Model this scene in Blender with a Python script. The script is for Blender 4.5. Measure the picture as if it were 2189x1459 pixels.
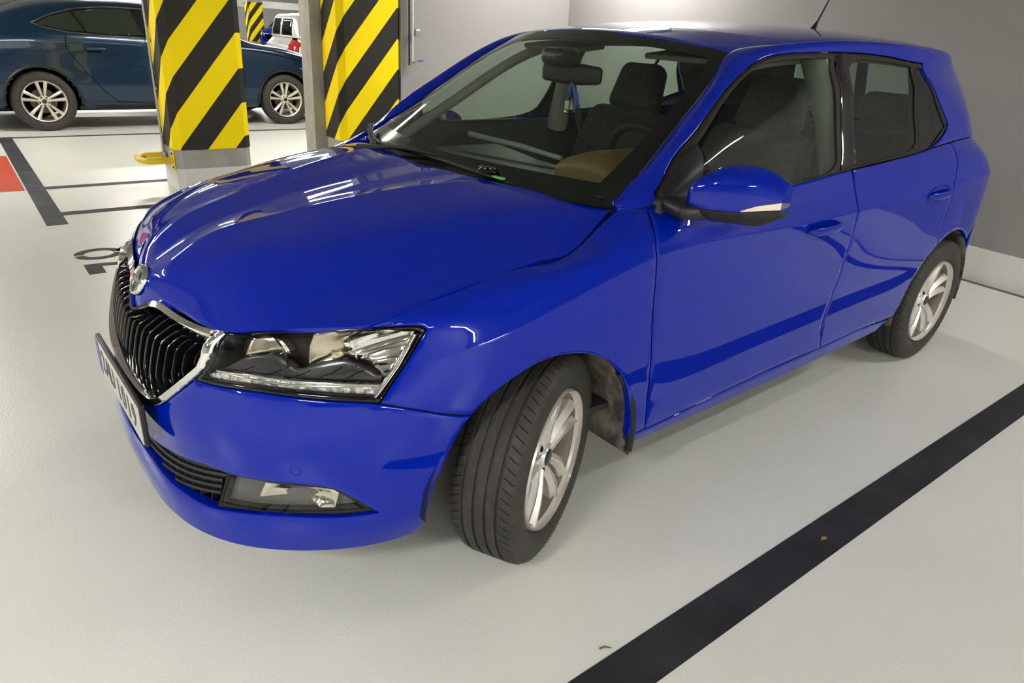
import bpy, math, random
import numpy as np
from mathutils import Vector, Matrix
from mathutils.geometry import delaunay_2d_cdt

# ------------------------------------------------------------------ scene, camera, light
for o in list(bpy.data.objects): bpy.data.objects.remove(o)
SC = bpy.context.scene; COL = SC.collection
W_PX, H_PX, F_PX = 2189, 1459, 1484.3
CAM = Vector((-1.1492, -1.9762, 1.3794))
_f = Vector((.589059, .697922, -.407327)); _r = Vector((.779722, -.623276, .059668)); _u = Vector((.212233, .352749, .911331))
cd = bpy.data.cameras.new('camera'); cam = bpy.data.objects.new('camera', cd); COL.objects.link(cam)
cam.matrix_world = Matrix(((_r.x, _u.x, -_f.x, CAM.x), (_r.y, _u.y, -_f.y, CAM.y), (_r.z, _u.z, -_f.z, CAM.z), (0, 0, 0, 1)))
cd.sensor_width = 36; cd.sensor_fit = 'HORIZONTAL'; cd.lens = F_PX/W_PX*36; cd.clip_start = .02; cd.clip_end = 200
SC.camera = cam
wd = bpy.data.worlds.new('world'); SC.world = wd; wd.use_nodes = True
wd.node_tree.nodes['Background'].inputs[0].default_value = (.8, .85, .9, 1)
wd.node_tree.nodes['Background'].inputs[1].default_value = .05
SC.view_settings.view_transform = 'Standard'; SC.view_settings.look = 'None'; SC.view_settings.gamma = 1
SC.view_settings.use_curve_mapping = False
EXPOSURE = 2.12
SC.view_settings.exposure = EXPOSURE
LAMP_POWER = 42.0          # emission strength of the lamp diffusers
# ceiling lamps: centre x, y, direction ('x' or 'y'), length; z of the ceiling is 2.62
CEIL = 2.62
LAMPS = [(1.7, 5.7, 'x', 1.5, .6), (3.4, 5.7, 'x', 1.5, .5), (-1.9, 7.4, 'x', 1.2, .7), (-6.5, 8.5, 'x', 1.5), (-4.6, 6.0, 'x', 1.5), (-6.0, 1.0, 'x', 1.5), (-3.6, -2.0, 'x', 1.5, 1.15), (-2.6, -5.2, 'x', 1.5, .8), (.4, -7.0, 'x', 1.5, 1.7),  # last in this row: unseen lamp added to brighten the near floor
         (3.0, -2.7, 'x', 1.5, .35), (4.0, 3.0, 'y', 1.2), (1.7, 10.5, 'x', 1.5), (5.4, 10.5, 'x', 1.5), (-3.4, 11, 'x', 1.5),
         (1.7, 15, 'x', 1.5), (5.4, 15, 'x', 1.5), (9, 15, 'x', 1.5), (5.4, 20, 'x', 1.5), (9, 20, 'x', 1.5), (12.5, 20, 'x', 1.5), (-3.4, 17, 'x', 1.5),
         (9, 25, 'x', 1.5), (12.5, 25, 'x', 1.5), (9, 31, 'x', 1.5), (13, 31, 'x', 1.5), (11, 38, 'x', 1.5), (15, 38, 'x', 1.5)]
def nspl(t, P):
    # second derivatives of a natural cubic spline through P at knots t
    n = len(t); h = np.diff(t); A = np.zeros((n, n)); B = np.zeros_like(P)
    A[0, 0] = A[-1, -1] = 1
    for i in range(1, n-1):
        A[i, i-1] = h[i-1]; A[i, i] = 2*(h[i-1]+h[i]); A[i, i+1] = h[i]
        B[i] = 6*((P[i+1]-P[i])/h[i]-(P[i]-P[i-1])/h[i-1])
    return np.linalg.solve(A, B.reshape(n, -1)).reshape(P.shape)
def evspl(t, P, M, x):
    i = np.clip(np.searchsorted(t, x)-1, 0, len(t)-2); h = t[i+1]-t[i]
    a = (t[i+1]-x)/h; b = (x-t[i])/h
    sh = (-1,)+(1,)*(P.ndim-1); a = a.reshape(sh); b = b.reshape(sh); h = h.reshape(sh)
    return a*P[i]+b*P[i+1]+((a**3-a)*M[i]+(b**3-b)*M[i+1])*h*h/6
def curve(P, n):
    # smooth resampling of a 3D polyline
    P = np.array(P, float); t = np.r_[0, np.cumsum(np.linalg.norm(np.diff(P, axis=0), axis=1))]
    return evspl(t, P, nspl(t, P), np.linspace(0, t[-1], n))
class Surf:
    # tensor surface: natural splines along u, hermite along v with optional crease rows
    def __init__(s, G, sym0=False, creases=(), usym=False):
        G = np.array(G, float); s.sym0 = sym0
        if sym0:   # mirror beyond the centreline so the surface is smooth across y = 0
            m = G[1:4][::-1].copy(); m[:, :, 1] *= -1; s.off = 3; G = np.concatenate([m, G])
        else: s.off = 0
        c = G.mean(1); t = np.r_[0, np.cumsum(np.linalg.norm(np.diff(c, axis=0), axis=1))]
        t -= t[s.off]; s.t = t; s.G = G; s.M = nspl(t, G); s.cr = creases; s.nv = G.shape[1]
        s.umax = t[-1]
        d = np.linalg.norm(np.diff(G[s.off:], axis=1), axis=2).mean(0); s.vl = np.r_[0, np.cumsum(d)]
        s.vmax = s.vl[-1]
    def __call__(s, u, v):
        # v in metres of mean arc length
        u = np.atleast_1d(np.asarray(u, float)); v = np.atleast_1d(np.asarray(v, float))
        Q = evspl(s.t, s.G, s.M, u); vl = s.vl; n = s.nv
        i = np.clip(np.searchsorted(vl, v)-1, 0, n-2); k = np.arange(len(u))
        def tan(j, side):
            j = np.clip(j, 0, n-1); jm = np.clip(j-1, 0, n-1); jp = np.clip(j+1, 0, n-1)
            dl = (Q[k, j]-Q[k, jm])/np.maximum(vl[j]-vl[jm], 1e-9)[:, None]
            dr = (Q[k, jp]-Q[k, j])/np.maximum(vl[jp]-vl[j], 1e-9)[:, None]
            w = ((vl[jp]-vl[j])/np.maximum(vl[jp]-vl[jm], 1e-9))[:, None]
            m = dl*w+dr*(1-w)
            m = np.where((j == 0)[:, None], dr, m); m = np.where((j == n-1)[:, None], dl, m)
            c = np.isin(j, s.cr)[:, None]
            return np.where(c, dl if side < 0 else dr, m)
        h = (vl[i+1]-vl[i]); x = ((v-vl[i])/h)[:, None]; h = h[:, None]
        p0, p1 = Q[k, i], Q[k, i+1]; m0, m1 = tan(i, 1)*h, tan(i+1, -1)*h
        return (2*x**3-3*x**2+1)*p0+(x**3-2*x**2+x)*m0+(-2*x**3+3*x**2)*p1+(x**3-x**2)*m1
    def normal(s, u, v, e=2e-3):
        u = np.atleast_1d(np.asarray(u, float)); v = np.atleast_1d(np.asarray(v, float))
        n = np.cross(s(u+e, v)-s(u-e, v), s(u, np.minimum(v+e, s.vmax))-s(u, np.maximum(v-e, 0)))
        return n/np.maximum(np.linalg.norm(n, axis=1), 1e-12)[:, None]
L_NET = [[[-.8,.0,.165],[-.882,.0,.178],[-.888,.0,.235],[-.868,.0,.345],[-.87,.0,.455],[-.853,.0,.555],[-.838,.0,.61],[-.828,.0,.625],[-.818,.0,.641]],[[-.797,-.095,.165],[-.8802,-.095,.178],[-.8856,-.095,.235],[-.865,-.095,.345],[-.8664,-.095,.455],[-.8491,-.095,.555],[-.8338,-.095,.6112],[-.812,-.096,.65],[-.789,-.098,.683]],[[-.79,-.2,.165],[-.876,-.2,.178],[-.88,-.2,.235],[-.858,-.2,.345],[-.858,-.2,.455],[-.84,-.2,.555],[-.824,-.2,.615],[-.795,-.19,.655],[-.765,-.19,.684]],[[-.75,-.38,.165],[-.84,-.4,.18],[-.842,-.4,.24],[-.82,-.4,.35],[-.818,-.4,.46],[-.796,-.4,.56],[-.776,-.4,.63],[-.758,-.405,.675],[-.722,-.41,.698]],[[-.68,-.5,.168],[-.772,-.53,.182],[-.772,-.54,.245],[-.752,-.545,.355],[-.745,-.555,.465],[-.718,-.558,.57],[-.695,-.558,.645],[-.677,-.556,.69],[-.6555,-.555,.7411]],[[-.57,-.6,.172],[-.655,-.645,.186],[-.655,-.665,.25],[-.64,-.675,.36],[-.628,-.69,.47],[-.598,-.692,.58],[-.572,-.69,.665],[-.548,-.685,.72],[-.499,-.72,.778]],[[-.46,-.66,.178],[-.52,-.722,.19],[-.525,-.748,.255],[-.51,-.765,.37],[-.495,-.782,.48],[-.465,-.785,.59],[-.435,-.78,.69],[-.41,-.772,.772],[-.42,-.734,.801]],[[-.3,-.72,.19],[-.34,-.775,.21],[-.34,-.806,.27],[-.335,-.825,.39],[-.33,-.838,.5],[-.31,-.842,.61],[-.28,-.838,.725],[-.275,-.802,.8],[-.29,-.743,.828]],[[-.1,-.75,.2],[-.1,-.805,.235],[-.1,-.832,.285],[-.1,-.843,.4],[-.1,-.853,.53],[-.1,-.86,.66],[-.1,-.856,.775],[-.09,-.817,.838],[-.1,-.748,.858]],[[.15,-.76,.205],[.15,-.815,.238],[.15,-.84,.288],[.15,-.846,.4],[.15,-.856,.54],[.15,-.86,.69],[.15,-.862,.84],[.15,-.826,.888],[.12,-.734,.89]],[[.27,-.763,.207],[.27,-.814,.24],[.27,-.835,.289],[.27,-.842,.4],[.27,-.857,.542],[.27,-.863,.7],[.27,-.867,.865],[.27,-.836,.922],[.2611,-.728,.9641]],[[.4,-.765,.21],[.4,-.816,.242],[.4,-.836,.29],[.4,-.844,.4],[.4,-.857,.545],[.4,-.862,.71],[.4,-.868,.876],[.4,-.837,.93],[.4,-.8,.975]],[[.8,-.765,.215],[.8,-.821,.247],[.8,-.838,.304],[.8,-.847,.41],[.8,-.857,.55],[.8,-.861,.72],[.8,-.869,.873],[.8,-.839,.93],[.8,-.818,.975]],[[1.3,-.765,.22],[1.3,-.821,.252],[1.3,-.838,.318],[1.3,-.847,.425],[1.3,-.857,.56],[1.3,-.861,.73],[1.3,-.869,.874],[1.3,-.839,.945],[1.3,-.815,1.008]],[[1.8,-.76,.225],[1.8,-.816,.26],[1.8,-.835,.33],[1.8,-.846,.44],[1.8,-.856,.575],[1.8,-.86,.745],[1.8,-.868,.885],[1.8,-.837,.96],[1.8,-.8,1.03]],[[2.15,-.76,.235],[2.15,-.811,.265],[2.15,-.833,.345],[2.15,-.844,.455],[2.15,-.856,.59],[2.15,-.86,.75],[2.15,-.865,.895],[2.15,-.826,.975],[2.15,-.775,1.05]],[[2.5,-.74,.24],[2.5,-.8,.27],[2.5,-.822,.35],[2.5,-.832,.46],[2.5,-.8456,.6],[2.5,-.848,.75],[2.5,-.846,.905],[2.5,-.811,.985],[2.45,-.743,1.06]],[[2.75,-.7,.245],[2.75,-.77,.275],[2.75,-.8,.36],[2.75,-.812,.47],[2.741,-.8116,.6],[2.735,-.814,.75],[2.735,-.808,.91],[2.705,-.771,.985],[2.654,-.703,1.06]],[[2.88,-.64,.25],[2.92,-.7,.28],[2.93,-.73,.37],[2.94,-.742,.48],[2.915,-.732,.61],[2.9,-.73,.76],[2.89,-.715,.92],[2.84,-.68,.985],[2.79,-.635,1.06]],[[2.97,-.52,.25],[3.04,-.56,.28],[3.05,-.59,.38],[3.06,-.6,.49],[3.029,-.598,.62],[3.005,-.6,.77],[2.985,-.58,.93],[2.93,-.56,.985],[2.876,-.53,1.06]],[[3.03,-.3,.25],[3.1,-.32,.28],[3.11,-.34,.38],[3.12,-.35,.49],[3.095,-.36,.62],[3.07,-.36,.78],[3.04,-.35,.94],[2.98,-.34,.985],[2.92,-.32,1.06]],[[3.05,.0,.25],[3.12,.0,.28],[3.13,.0,.38],[3.14,.0,.49],[3.115,.0,.62],[3.09,.0,.78],[3.055,.0,.94],[2.99,.0,.985],[2.93,.0,1.06]]]
HOOD_NET = [[[-.818,-.0,.641],[-.792,-.0,.722],[-.68,-.0,.812],[-.45,-.0,.885],[-.2,-.0,.935],[.0,-.0,.965],[.06,-.0,.972]],[[-.803,-.058,.664],[-.776,-.06,.738],[-.674,-.06,.8185],[-.445,-.055,.8885],[-.1975,-.06,.9375],[.0,-.065,.9665],[.065,-.065,.9735]],[[-.786,-.105,.6845],[-.755,-.125,.752],[-.668,-.12,.825],[-.44,-.11,.892],[-.195,-.12,.94],[.0,-.13,.968],[.07,-.13,.975]],[[-.77,-.165,.6855],[-.737,-.1767,.7565],[-.6554,-.174,.8272],[-.431,-.1685,.8947],[-.1883,-.1785,.9418],[.009,-.1885,.9671],[.0835,-.1885,.9737]],[[-.753,-.24,.685],[-.715,-.24,.762],[-.64,-.24,.83],[-.42,-.24,.898],[-.18,-.25,.944],[.02,-.26,.966],[.1,-.26,.972]],[[-.722,-.41,.698],[-.67,-.39,.772],[-.59,-.36,.836],[-.39,-.36,.897],[-.15,-.38,.94],[.05,-.39,.962],[.15,-.39,.968]],[[-.6555,-.555,.7411],[-.6,-.51,.785],[-.52,-.48,.835],[-.35,-.48,.888],[-.12,-.5,.93],[.09,-.5,.953],[.2,-.5,.96]],[[-.5869,-.645,.765],[-.51,-.62,.79],[-.42,-.6,.825],[-.28,-.61,.862],[-.06,-.62,.905],[.13,-.61,.935],[.235,-.6,.952]],[[-.4988,-.72,.7779],[-.4445,-.732,.7961],[-.3409,-.74,.8187],[-.2033,-.748,.8436],[-.0457,-.748,.8647],[.1083,-.735,.8836],[.252,-.695,.9526]]]
GREEN_NET = [[[.2534,-.718,.964],[.2527,-.714,.964],[.252,-.71,.964],[.2514,-.706,.9641],[.2467,-.7055,.9655],[.25,-.695,.955]],[[.3054,-.783,.9592],[.3131,-.7763,.965],[.3208,-.7697,.9708],[.3285,-.763,.9766],[.3207,-.7275,.999],[.3209,-.682,1.0094]],[[.42,-.806,.975],[.4167,-.7944,1.0013],[.4134,-.7853,1.0276],[.4101,-.742,1.0539],[.3978,-.7135,1.0638],[.4016,-.665,1.0498]],[[.6,-.815,.975],[.5794,-.7877,1.0308],[.5589,-.7682,1.0866],[.5383,-.712,1.1425],[.5472,-.681,1.1654],[.5721,-.63,1.1644]],[[.8,-.818,.975],[.758,-.78,1.0595],[.7159,-.749,1.144],[.6739,-.676,1.2285],[.7019,-.644,1.2651],[.7459,-.592,1.2776]],[[1.05,-.817,.99],[.9709,-.7707,1.0939],[.8918,-.7296,1.1978],[.8127,-.648,1.3017],[.8499,-.604,1.3448],[.887,-.54,1.36]],[[1.4,-.813,1.013],[1.2613,-.7572,1.1287],[1.1227,-.7116,1.2443],[.984,-.637,1.36],[1.052,-.616,1.3905],[1.12,-.575,1.393]],[[1.8,-.8,1.03],[1.651,-.7466,1.1466],[1.5019,-.7018,1.2633],[1.3529,-.643,1.3799],[1.3865,-.63,1.413],[1.42,-.597,1.418]],[[2.15,-.775,1.05],[2.0263,-.7293,1.1581],[1.9027,-.6896,1.2662],[1.779,-.635,1.3743],[1.7895,-.6275,1.4152],[1.8,-.6,1.428]],[[2.45,-.745,1.06],[2.3418,-.706,1.1597],[2.2335,-.6751,1.2595],[2.1253,-.62,1.3592],[2.1376,-.6125,1.4061],[2.15,-.585,1.425]],[[2.66,-.71,1.06],[2.6067,-.6737,1.1617],[2.5533,-.6253,1.2633],[2.5,-.565,1.365],[2.475,-.565,1.404],[2.45,-.545,1.415]],[[2.81,-.65,1.06],[2.76,-.622,1.16],[2.71,-.582,1.26],[2.66,-.53,1.36],[2.64,-.52,1.3965],[2.62,-.49,1.405]],[[2.9,-.54,1.06],[2.89,-.505,1.17],[2.86,-.475,1.28],[2.83,-.44,1.365],[2.8,-.42,1.395],[2.76,-.4,1.41]],[[2.94,-.32,1.06],[2.93,-.3,1.17],[2.9,-.285,1.28],[2.87,-.27,1.365],[2.84,-.26,1.395],[2.8,-.25,1.41]],[[2.95,-.0,1.06],[2.94,-.0,1.17],[2.91,-.0,1.28],[2.88,-.0,1.365],[2.85,-.0,1.395],[2.81,-.0,1.41]]]
SCREEN_NET = [[[.1,-.0,.955],[.25,-.0,1.062],[.47,-.0,1.212],[.65,-.0,1.322],[.795,-.0,1.402]],[[.115,-.2085,.955],[.2652,-.1995,1.0608],[.4802,-.189,1.2072],[.6596,-.1776,1.3176],[.8042,-.162,1.3978]],[[.154,-.417,.955],[.3046,-.399,1.0576],[.5067,-.378,1.1949],[.6845,-.3552,1.306],[.8281,-.324,1.3869]],[[.196,-.5699,.955],[.347,-.5453,1.0542],[.5353,-.5166,1.1815],[.7114,-.4854,1.2936],[.8539,-.4428,1.3751]],[[.229,-.6533,.955],[.3803,-.6251,1.0515],[.5578,-.5922,1.1711],[.7325,-.5565,1.2838],[.8741,-.5076,1.3659]],[[.25,-.695,.955],[.4016,-.665,1.0498],[.5721,-.63,1.1644],[.7459,-.592,1.2776],[.887,-.54,1.36]]]
ROOF_NET = [[[.795,-.0,1.402],[1.05,-.0,1.438],[1.4,-.0,1.462],[1.8,-.0,1.47],[2.2,-.0,1.467],[2.5,-.0,1.45],[2.81,-.0,1.41]],[[.8005,-.162,1.3986],[1.071,-.1725,1.4344],[1.406,-.1791,1.4585],[1.8,-.18,1.4666],[2.185,-.1755,1.4636],[2.485,-.1635,1.4472],[2.807,-.12,1.41]],[[.8244,-.324,1.3877],[1.092,-.345,1.4227],[1.412,-.3582,1.447],[1.8,-.36,1.4557],[2.17,-.351,1.4527],[2.47,-.327,1.4381],[2.794,-.24,1.41]],[[.852,-.4428,1.3751],[1.1074,-.4715,1.4092],[1.4164,-.4895,1.4338],[1.8,-.492,1.4431],[2.159,-.4797,1.4401],[2.459,-.4469,1.4276],[2.779,-.328,1.41]],[[.8741,-.5076,1.3659],[1.1158,-.5405,1.3993],[1.4188,-.5612,1.4242],[1.8,-.564,1.4339],[2.153,-.5499,1.4309],[2.453,-.5123,1.4199],[2.767,-.376,1.41]],[[.887,-.54,1.36],[1.12,-.575,1.393],[1.42,-.597,1.418],[1.8,-.6,1.428],[2.15,-.585,1.425],[2.45,-.545,1.415],[2.76,-.4,1.41]]]
OUTLINES = {
 'bumper': [(0.0, 0.0), (0.3, 0.0), (0.6, 0.0), (0.9, 0.0), (1.0, 0.02), (1.0179, 0.1025), (1.0151, 0.1888), (1.0234, 0.2545), (1.0378, 0.3241), (1.0533, 0.3837), (1.0741, 0.4383), (1.0842, 0.4473), (0.957, 0.5114), (0.8521, 0.5488), (0.8015, 0.5564), (0.749, 0.5626), (0.6753, 0.5727), (0.5982, 0.5786), (0.5328, 0.5772), (0.4639, 0.5691), (0.4255, 0.568), (0.402, 0.5677), (0.4093, 0.5732), (0.3596, 0.4996), (0.2935, 0.4227), (0.2478, 0.3939), (0.1942, 0.3794), (0.074, 0.376), (0.0, 0.375)],
 'grille': [(0.0, 0.375), (0.074, 0.376), (0.1942, 0.3794), (0.2478, 0.3939), (0.2935, 0.4227), (0.3596, 0.4996), (0.4095, 0.5774), (0.443, 0.6572), (0.4324, 0.7887), (0.447, 0.7955), (0.2, 0.7955), (0.0, 0.7955)],
 'intake': [(0.0, 0.243), (0.14, 0.243), (0.1766, 0.2417), (0.3217, 0.2658), (0.4598, 0.2877), (0.5131, 0.284), (0.562, 0.2868), (0.6941, 0.295), (0.7844, 0.2883), (0.8174, 0.2692), (0.8606, 0.2357), (0.9034, 0.2016), (0.8163, 0.2006), (0.7406, 0.202), (0.6613, 0.1987), (0.5821, 0.1918), (0.4931, 0.1788), (0.4089, 0.1821), (0.2896, 0.1878), (0.2077, 0.1965), (0.156, 0.198), (0.0, 0.196)],
 'intake_grille': [(0.0, 0.243), (0.14, 0.243), (0.1766, 0.2417), (0.3217, 0.2658), (0.4598, 0.2877), (0.5131, 0.284), (0.4931, 0.1788), (0.4089, 0.1821), (0.2896, 0.1878), (0.2077, 0.1965), (0.156, 0.198), (0.0, 0.196)],
 'fog_bezel': [(0.5131, 0.284), (0.562, 0.2868), (0.6941, 0.295), (0.7844, 0.2883), (0.8174, 0.2692), (0.8606, 0.2357), (0.9034, 0.2016), (0.8163, 0.2006), (0.7406, 0.202), (0.6613, 0.1987), (0.5821, 0.1918), (0.4931, 0.1788)],
 'fog_lens': [(0.5253, 0.2752), (0.6628, 0.2863), (0.7854, 0.2776), (0.8155, 0.2589), (0.8701, 0.2137), (0.7783, 0.2138), (0.6389, 0.2044), (0.5085, 0.1972)],
 'fog_refl': [(0.6242, 0.2769), (0.7105, 0.2778), (0.7857, 0.2746), (0.8118, 0.2577), (0.8092, 0.2162), (0.7739, 0.2151), (0.7427, 0.2322), (0.6785, 0.2394), (0.6099, 0.2306)],
 'headlight': [(0.4295, 0.7912), (0.6466, 0.7955), (0.7449, 0.794), (0.9029, 0.7258), (0.9162, 0.7105), (0.8966, 0.6796), (0.8742, 0.6273), (0.8521, 0.5488), (0.8015, 0.5564), (0.749, 0.5626), (0.6753, 0.5727), (0.5982, 0.5786), (0.5328, 0.5772), (0.4639, 0.5691), (0.4255, 0.568), (0.402, 0.5677), (0.4353, 0.635)],
 'hl_lens': [(0.445, 0.7816), (0.6516, 0.7882), (0.7731, 0.7704), (0.8935, 0.716), (0.9014, 0.7077), (0.8855, 0.6754), (0.8635, 0.6185), (0.8501, 0.5674), (0.799, 0.5738), (0.7461, 0.5827), (0.6722, 0.5934), (0.595, 0.6004), (0.5297, 0.5997), (0.4603, 0.5952), (0.4287, 0.5881), (0.4471, 0.6415), (0.4558, 0.6974)],
 'hl_strip': [(0.4293, 0.6053), (0.4555, 0.6304), (0.5482, 0.6397), (0.642, 0.6323), (0.7388, 0.6205), (0.8506, 0.6013), (0.8478, 0.5705), (0.7435, 0.5876), (0.6468, 0.6003), (0.5531, 0.6044), (0.4397, 0.5929)],
 'hl_shelf': [(0.4508, 0.6348), (0.4721, 0.6539), (0.5026, 0.6882), (0.5287, 0.7071), (0.5562, 0.7167), (0.5845, 0.72), (0.617, 0.7056), (0.6476, 0.679), (0.6725, 0.6816), (0.6969, 0.6938), (0.7262, 0.6974), (0.7559, 0.6901), (0.7856, 0.6751), (0.8125, 0.6555), (0.8323, 0.633), (0.8463, 0.6304), (0.8474, 0.6103), (0.7376, 0.6287), (0.6407, 0.6411), (0.5474, 0.6452)],
 'hl_outer': [(0.7121, 0.7776), (0.7955, 0.7554), (0.8915, 0.7145), (0.8887, 0.6924), (0.8713, 0.6549), (0.8519, 0.6166), (0.8343, 0.6384), (0.8142, 0.6592), (0.79, 0.6753), (0.7674, 0.6864), (0.7529, 0.6955)],
 'hl_col': [(0.5099, 0.6998), (0.5054, 0.7748), (0.5362, 0.7814), (0.5714, 0.7714), (0.5937, 0.7458), (0.6146, 0.7145), (0.5829, 0.7259), (0.5445, 0.7165)],
 'hl_cyl': [(0.677, 0.6871), (0.6435, 0.7817), (0.6746, 0.7842), (0.7009, 0.7805), (0.7345, 0.7511), (0.7489, 0.7155), (0.7248, 0.7029), (0.6956, 0.6995)],
 'fender': [(0.8521, 0.5488), (0.957, 0.5114), (1.084, 0.4491), (1.1118, 0.482), (1.1603, 0.5051), (1.2139, 0.5149), (1.2721, 0.5177), (1.3342, 0.5052), (1.3901, 0.4886), (1.4499, 0.4656), (1.5032, 0.4367), (1.5483, 0.4019), (1.5892, 0.3621), (1.6225, 0.3153), (1.6514, 0.2619), (1.6617, 0.2223), (1.6667, 0.1604), (1.6701, 0.1447), (1.7479, 0.1452), (1.7313, 0.2498), (1.7095, 0.3439), (1.6801, 0.4577), (1.6621, 0.5447), (1.6546, 0.5979), (1.6417, 0.65), (1.645, 0.7151), (1.69, 0.7679), (1.6626, 0.7816), (1.6417, 0.7955), (1.55, 0.7955), (1.3, 0.7955), (1.1, 0.7955), (0.9, 0.7955), (0.8, 0.7955), (0.7441, 0.7949), (0.9029, 0.7258), (0.9162, 0.7105), (0.8966, 0.6796), (0.8742, 0.6273)],
 'front_door': [(1.7479, 0.1452), (1.7313, 0.2498), (1.7095, 0.3439), (1.6801, 0.4577), (1.6621, 0.5447), (1.6546, 0.5979), (1.6417, 0.65), (1.645, 0.7151), (1.69, 0.7679), (1.7, 0.7955), (2.0, 0.7955), (2.4, 0.7955), (2.7, 0.7955), (2.7105, 0.7779), (2.7147, 0.6678), (2.7308, 0.5905), (2.7337, 0.5194), (2.7235, 0.4385), (2.7093, 0.4032), (2.7084, 0.3321), (2.7133, 0.2547), (2.7673, 0.1461), (2.5, 0.155), (2.2, 0.154), (1.95, 0.154)],
 'rear_door': [(2.7673, 0.1461), (2.7133, 0.2547), (2.7084, 0.3321), (2.7093, 0.4032), (2.7235, 0.4385), (2.7337, 0.5194), (2.7308, 0.5905), (2.7147, 0.6678), (2.7105, 0.7779), (2.72, 0.7955), (3.1, 0.7955), (3.4, 0.7955), (3.655, 0.7955), (3.6494, 0.7531), (3.5905, 0.6877), (3.5465, 0.6521), (3.5685, 0.6012), (3.5675, 0.5572), (3.5625, 0.4949), (3.5881, 0.4175), (3.5211, 0.3813), (3.4761, 0.3343), (3.4419, 0.2598), (3.4206, 0.1625), (3.4267, 0.126), (3.3883, 0.1171), (3.1, 0.152)],
 'quarter': [(3.66, 0.7955), (3.9, 0.7955), (4.2, 0.7955), (4.45, 0.7955), (4.45, 0.7655), (4.32, 0.72), (4.35, 0.57), (4.3, 0.53), (4.15, 0.5), (3.9922, 0.3872), (3.8838, 0.4391), (3.7651, 0.459), (3.665, 0.4463), (3.5881, 0.4175), (3.5625, 0.4949), (3.5675, 0.5572), (3.5685, 0.6012), (3.5465, 0.6521), (3.5905, 0.6877), (3.6494, 0.7531)],
 'sill': [(1.69, 0.0), (2.3, 0.0), (2.9, 0.0), (3.27, 0.0), (3.3704, 0.117), (3.1, 0.151), (2.7685, 0.1446), (2.4, 0.153), (2.0, 0.153), (1.7492, 0.142), (1.6742, 0.1399), (1.704, 0.0558)],
 'rear_bumper': [(4.1446, 0.0629), (4.1501, 0.1012), (4.1557, 0.1481), (4.1279, 0.2382), (4.0686, 0.3346), (4.15, 0.5), (4.3, 0.53), (4.35, 0.57), (4.42, 0.6), (4.6, 0.6), (5.06, 0.6), (5.06, 0.0), (4.6, 0.0)],
 'tailgate': [(4.6, 0.6), (4.6, 0.7955), (4.9, 0.7955), (5.06, 0.7955), (5.06, 0.6)],
 'tail_lamp': [(4.35, 0.57), (4.32, 0.72), (4.45, 0.7655), (4.6, 0.7755), (4.6, 0.6), (4.42, 0.6)],
 'side_frame': [(0.0, 0.0), (0.0, 0.4229), (0.5, 0.4229), (1.0, 0.4229), (2.0, 0.4229), (2.3, 0.4229), (2.62, 0.4229), (2.62, 0.2), (2.62, 0.0), (2.0, 0.0), (1.6, 0.0), (1.5671, 0.0), (1.7617, 0.0217), (1.9079, 0.0544), (1.9654, 0.0782), (1.9815, 0.1431), (1.9818, 0.2068), (2.0573, 0.3295), (1.721, 0.331), (1.5171, 0.3311), (1.3356, 0.3295), (1.2114, 0.3261), (1.1196, 0.3234), (0.9761, 0.329), (0.8573, 0.333), (0.7865, 0.3324), (0.7234, 0.3295), (0.5379, 0.328), (0.3553, 0.3295), (0.1849, 0.3295), (0.1136, 0.3431), (0.082, 0.2193), (0.0811, 0.0171), (0.06, 0.0)],
 'window_trim': [(0.0934, 0.0891), (0.0955, 0.3228), (0.1242, 0.3412), (0.1849, 0.3295), (0.3553, 0.3295), (0.5379, 0.328), (0.7234, 0.3295), (0.7865, 0.3324), (0.8573, 0.333), (0.9761, 0.329), (1.1196, 0.3234), (1.2114, 0.3261), (1.3356, 0.3295), (1.5171, 0.3311), (1.721, 0.331), (2.0573, 0.3295), (1.9818, 0.2068), (1.9815, 0.1431), (1.9654, 0.0782), (1.9079, 0.0544), (1.7617, 0.0217), (1.5671, 0.0), (1.5, 0.0), (1.2, 0.0), (0.9, 0.0), (0.6, 0.0), (0.3, 0.0), (0.2, 0.0)],
 'front_glass': [(0.2289, 0.0), (0.3563, 0.2911), (0.5017, 0.3002), (0.6615, 0.3126), (0.7856, 0.315), (0.8922, 0.3122), (1.0271, 0.3048), (1.1697, 0.3043), (1.295, 0.3059), (1.1728, 0.2357), (1.0687, 0.1671), (0.9544, 0.0876), (0.8507, 0.0047), (0.6169, 0.0087)],
 'rear_glass': [(1.4067, 0.3089), (1.6258, 0.3076), (1.9285, 0.3109), (1.6769, 0.1479), (1.4768, 0.0142), (1.1742, 0.0124), (0.9523, 0.0068), (1.1732, 0.1517)],
 'quarter_glass': [(1.9552, 0.3091), (2.0381, 0.308), (1.9496, 0.1832), (1.9174, 0.0702), (1.7624, 0.035), (1.5721, 0.0031), (1.4754, 0.0057), (1.7008, 0.1473)],
 'pillar_trim': [(1.3524, 0.3283), (1.4086, 0.3303), (1.1647, 0.1536), (0.9464, 0.0062), (0.8645, 0.0051), (1.0813, 0.1591)],
 'mirror_base': [(0.0922, 0.0779), (0.1153, 0.3344), (0.1829, 0.3231), (0.35, 0.2912), (0.2263, 0.0), (0.2, 0.0)],
 'rear_window': [(2.8, 0.03), (2.78, 0.3), (2.95, 0.3), (3.14, 0.3), (3.14, 0.03), (2.95, 0.03)],
}
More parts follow.
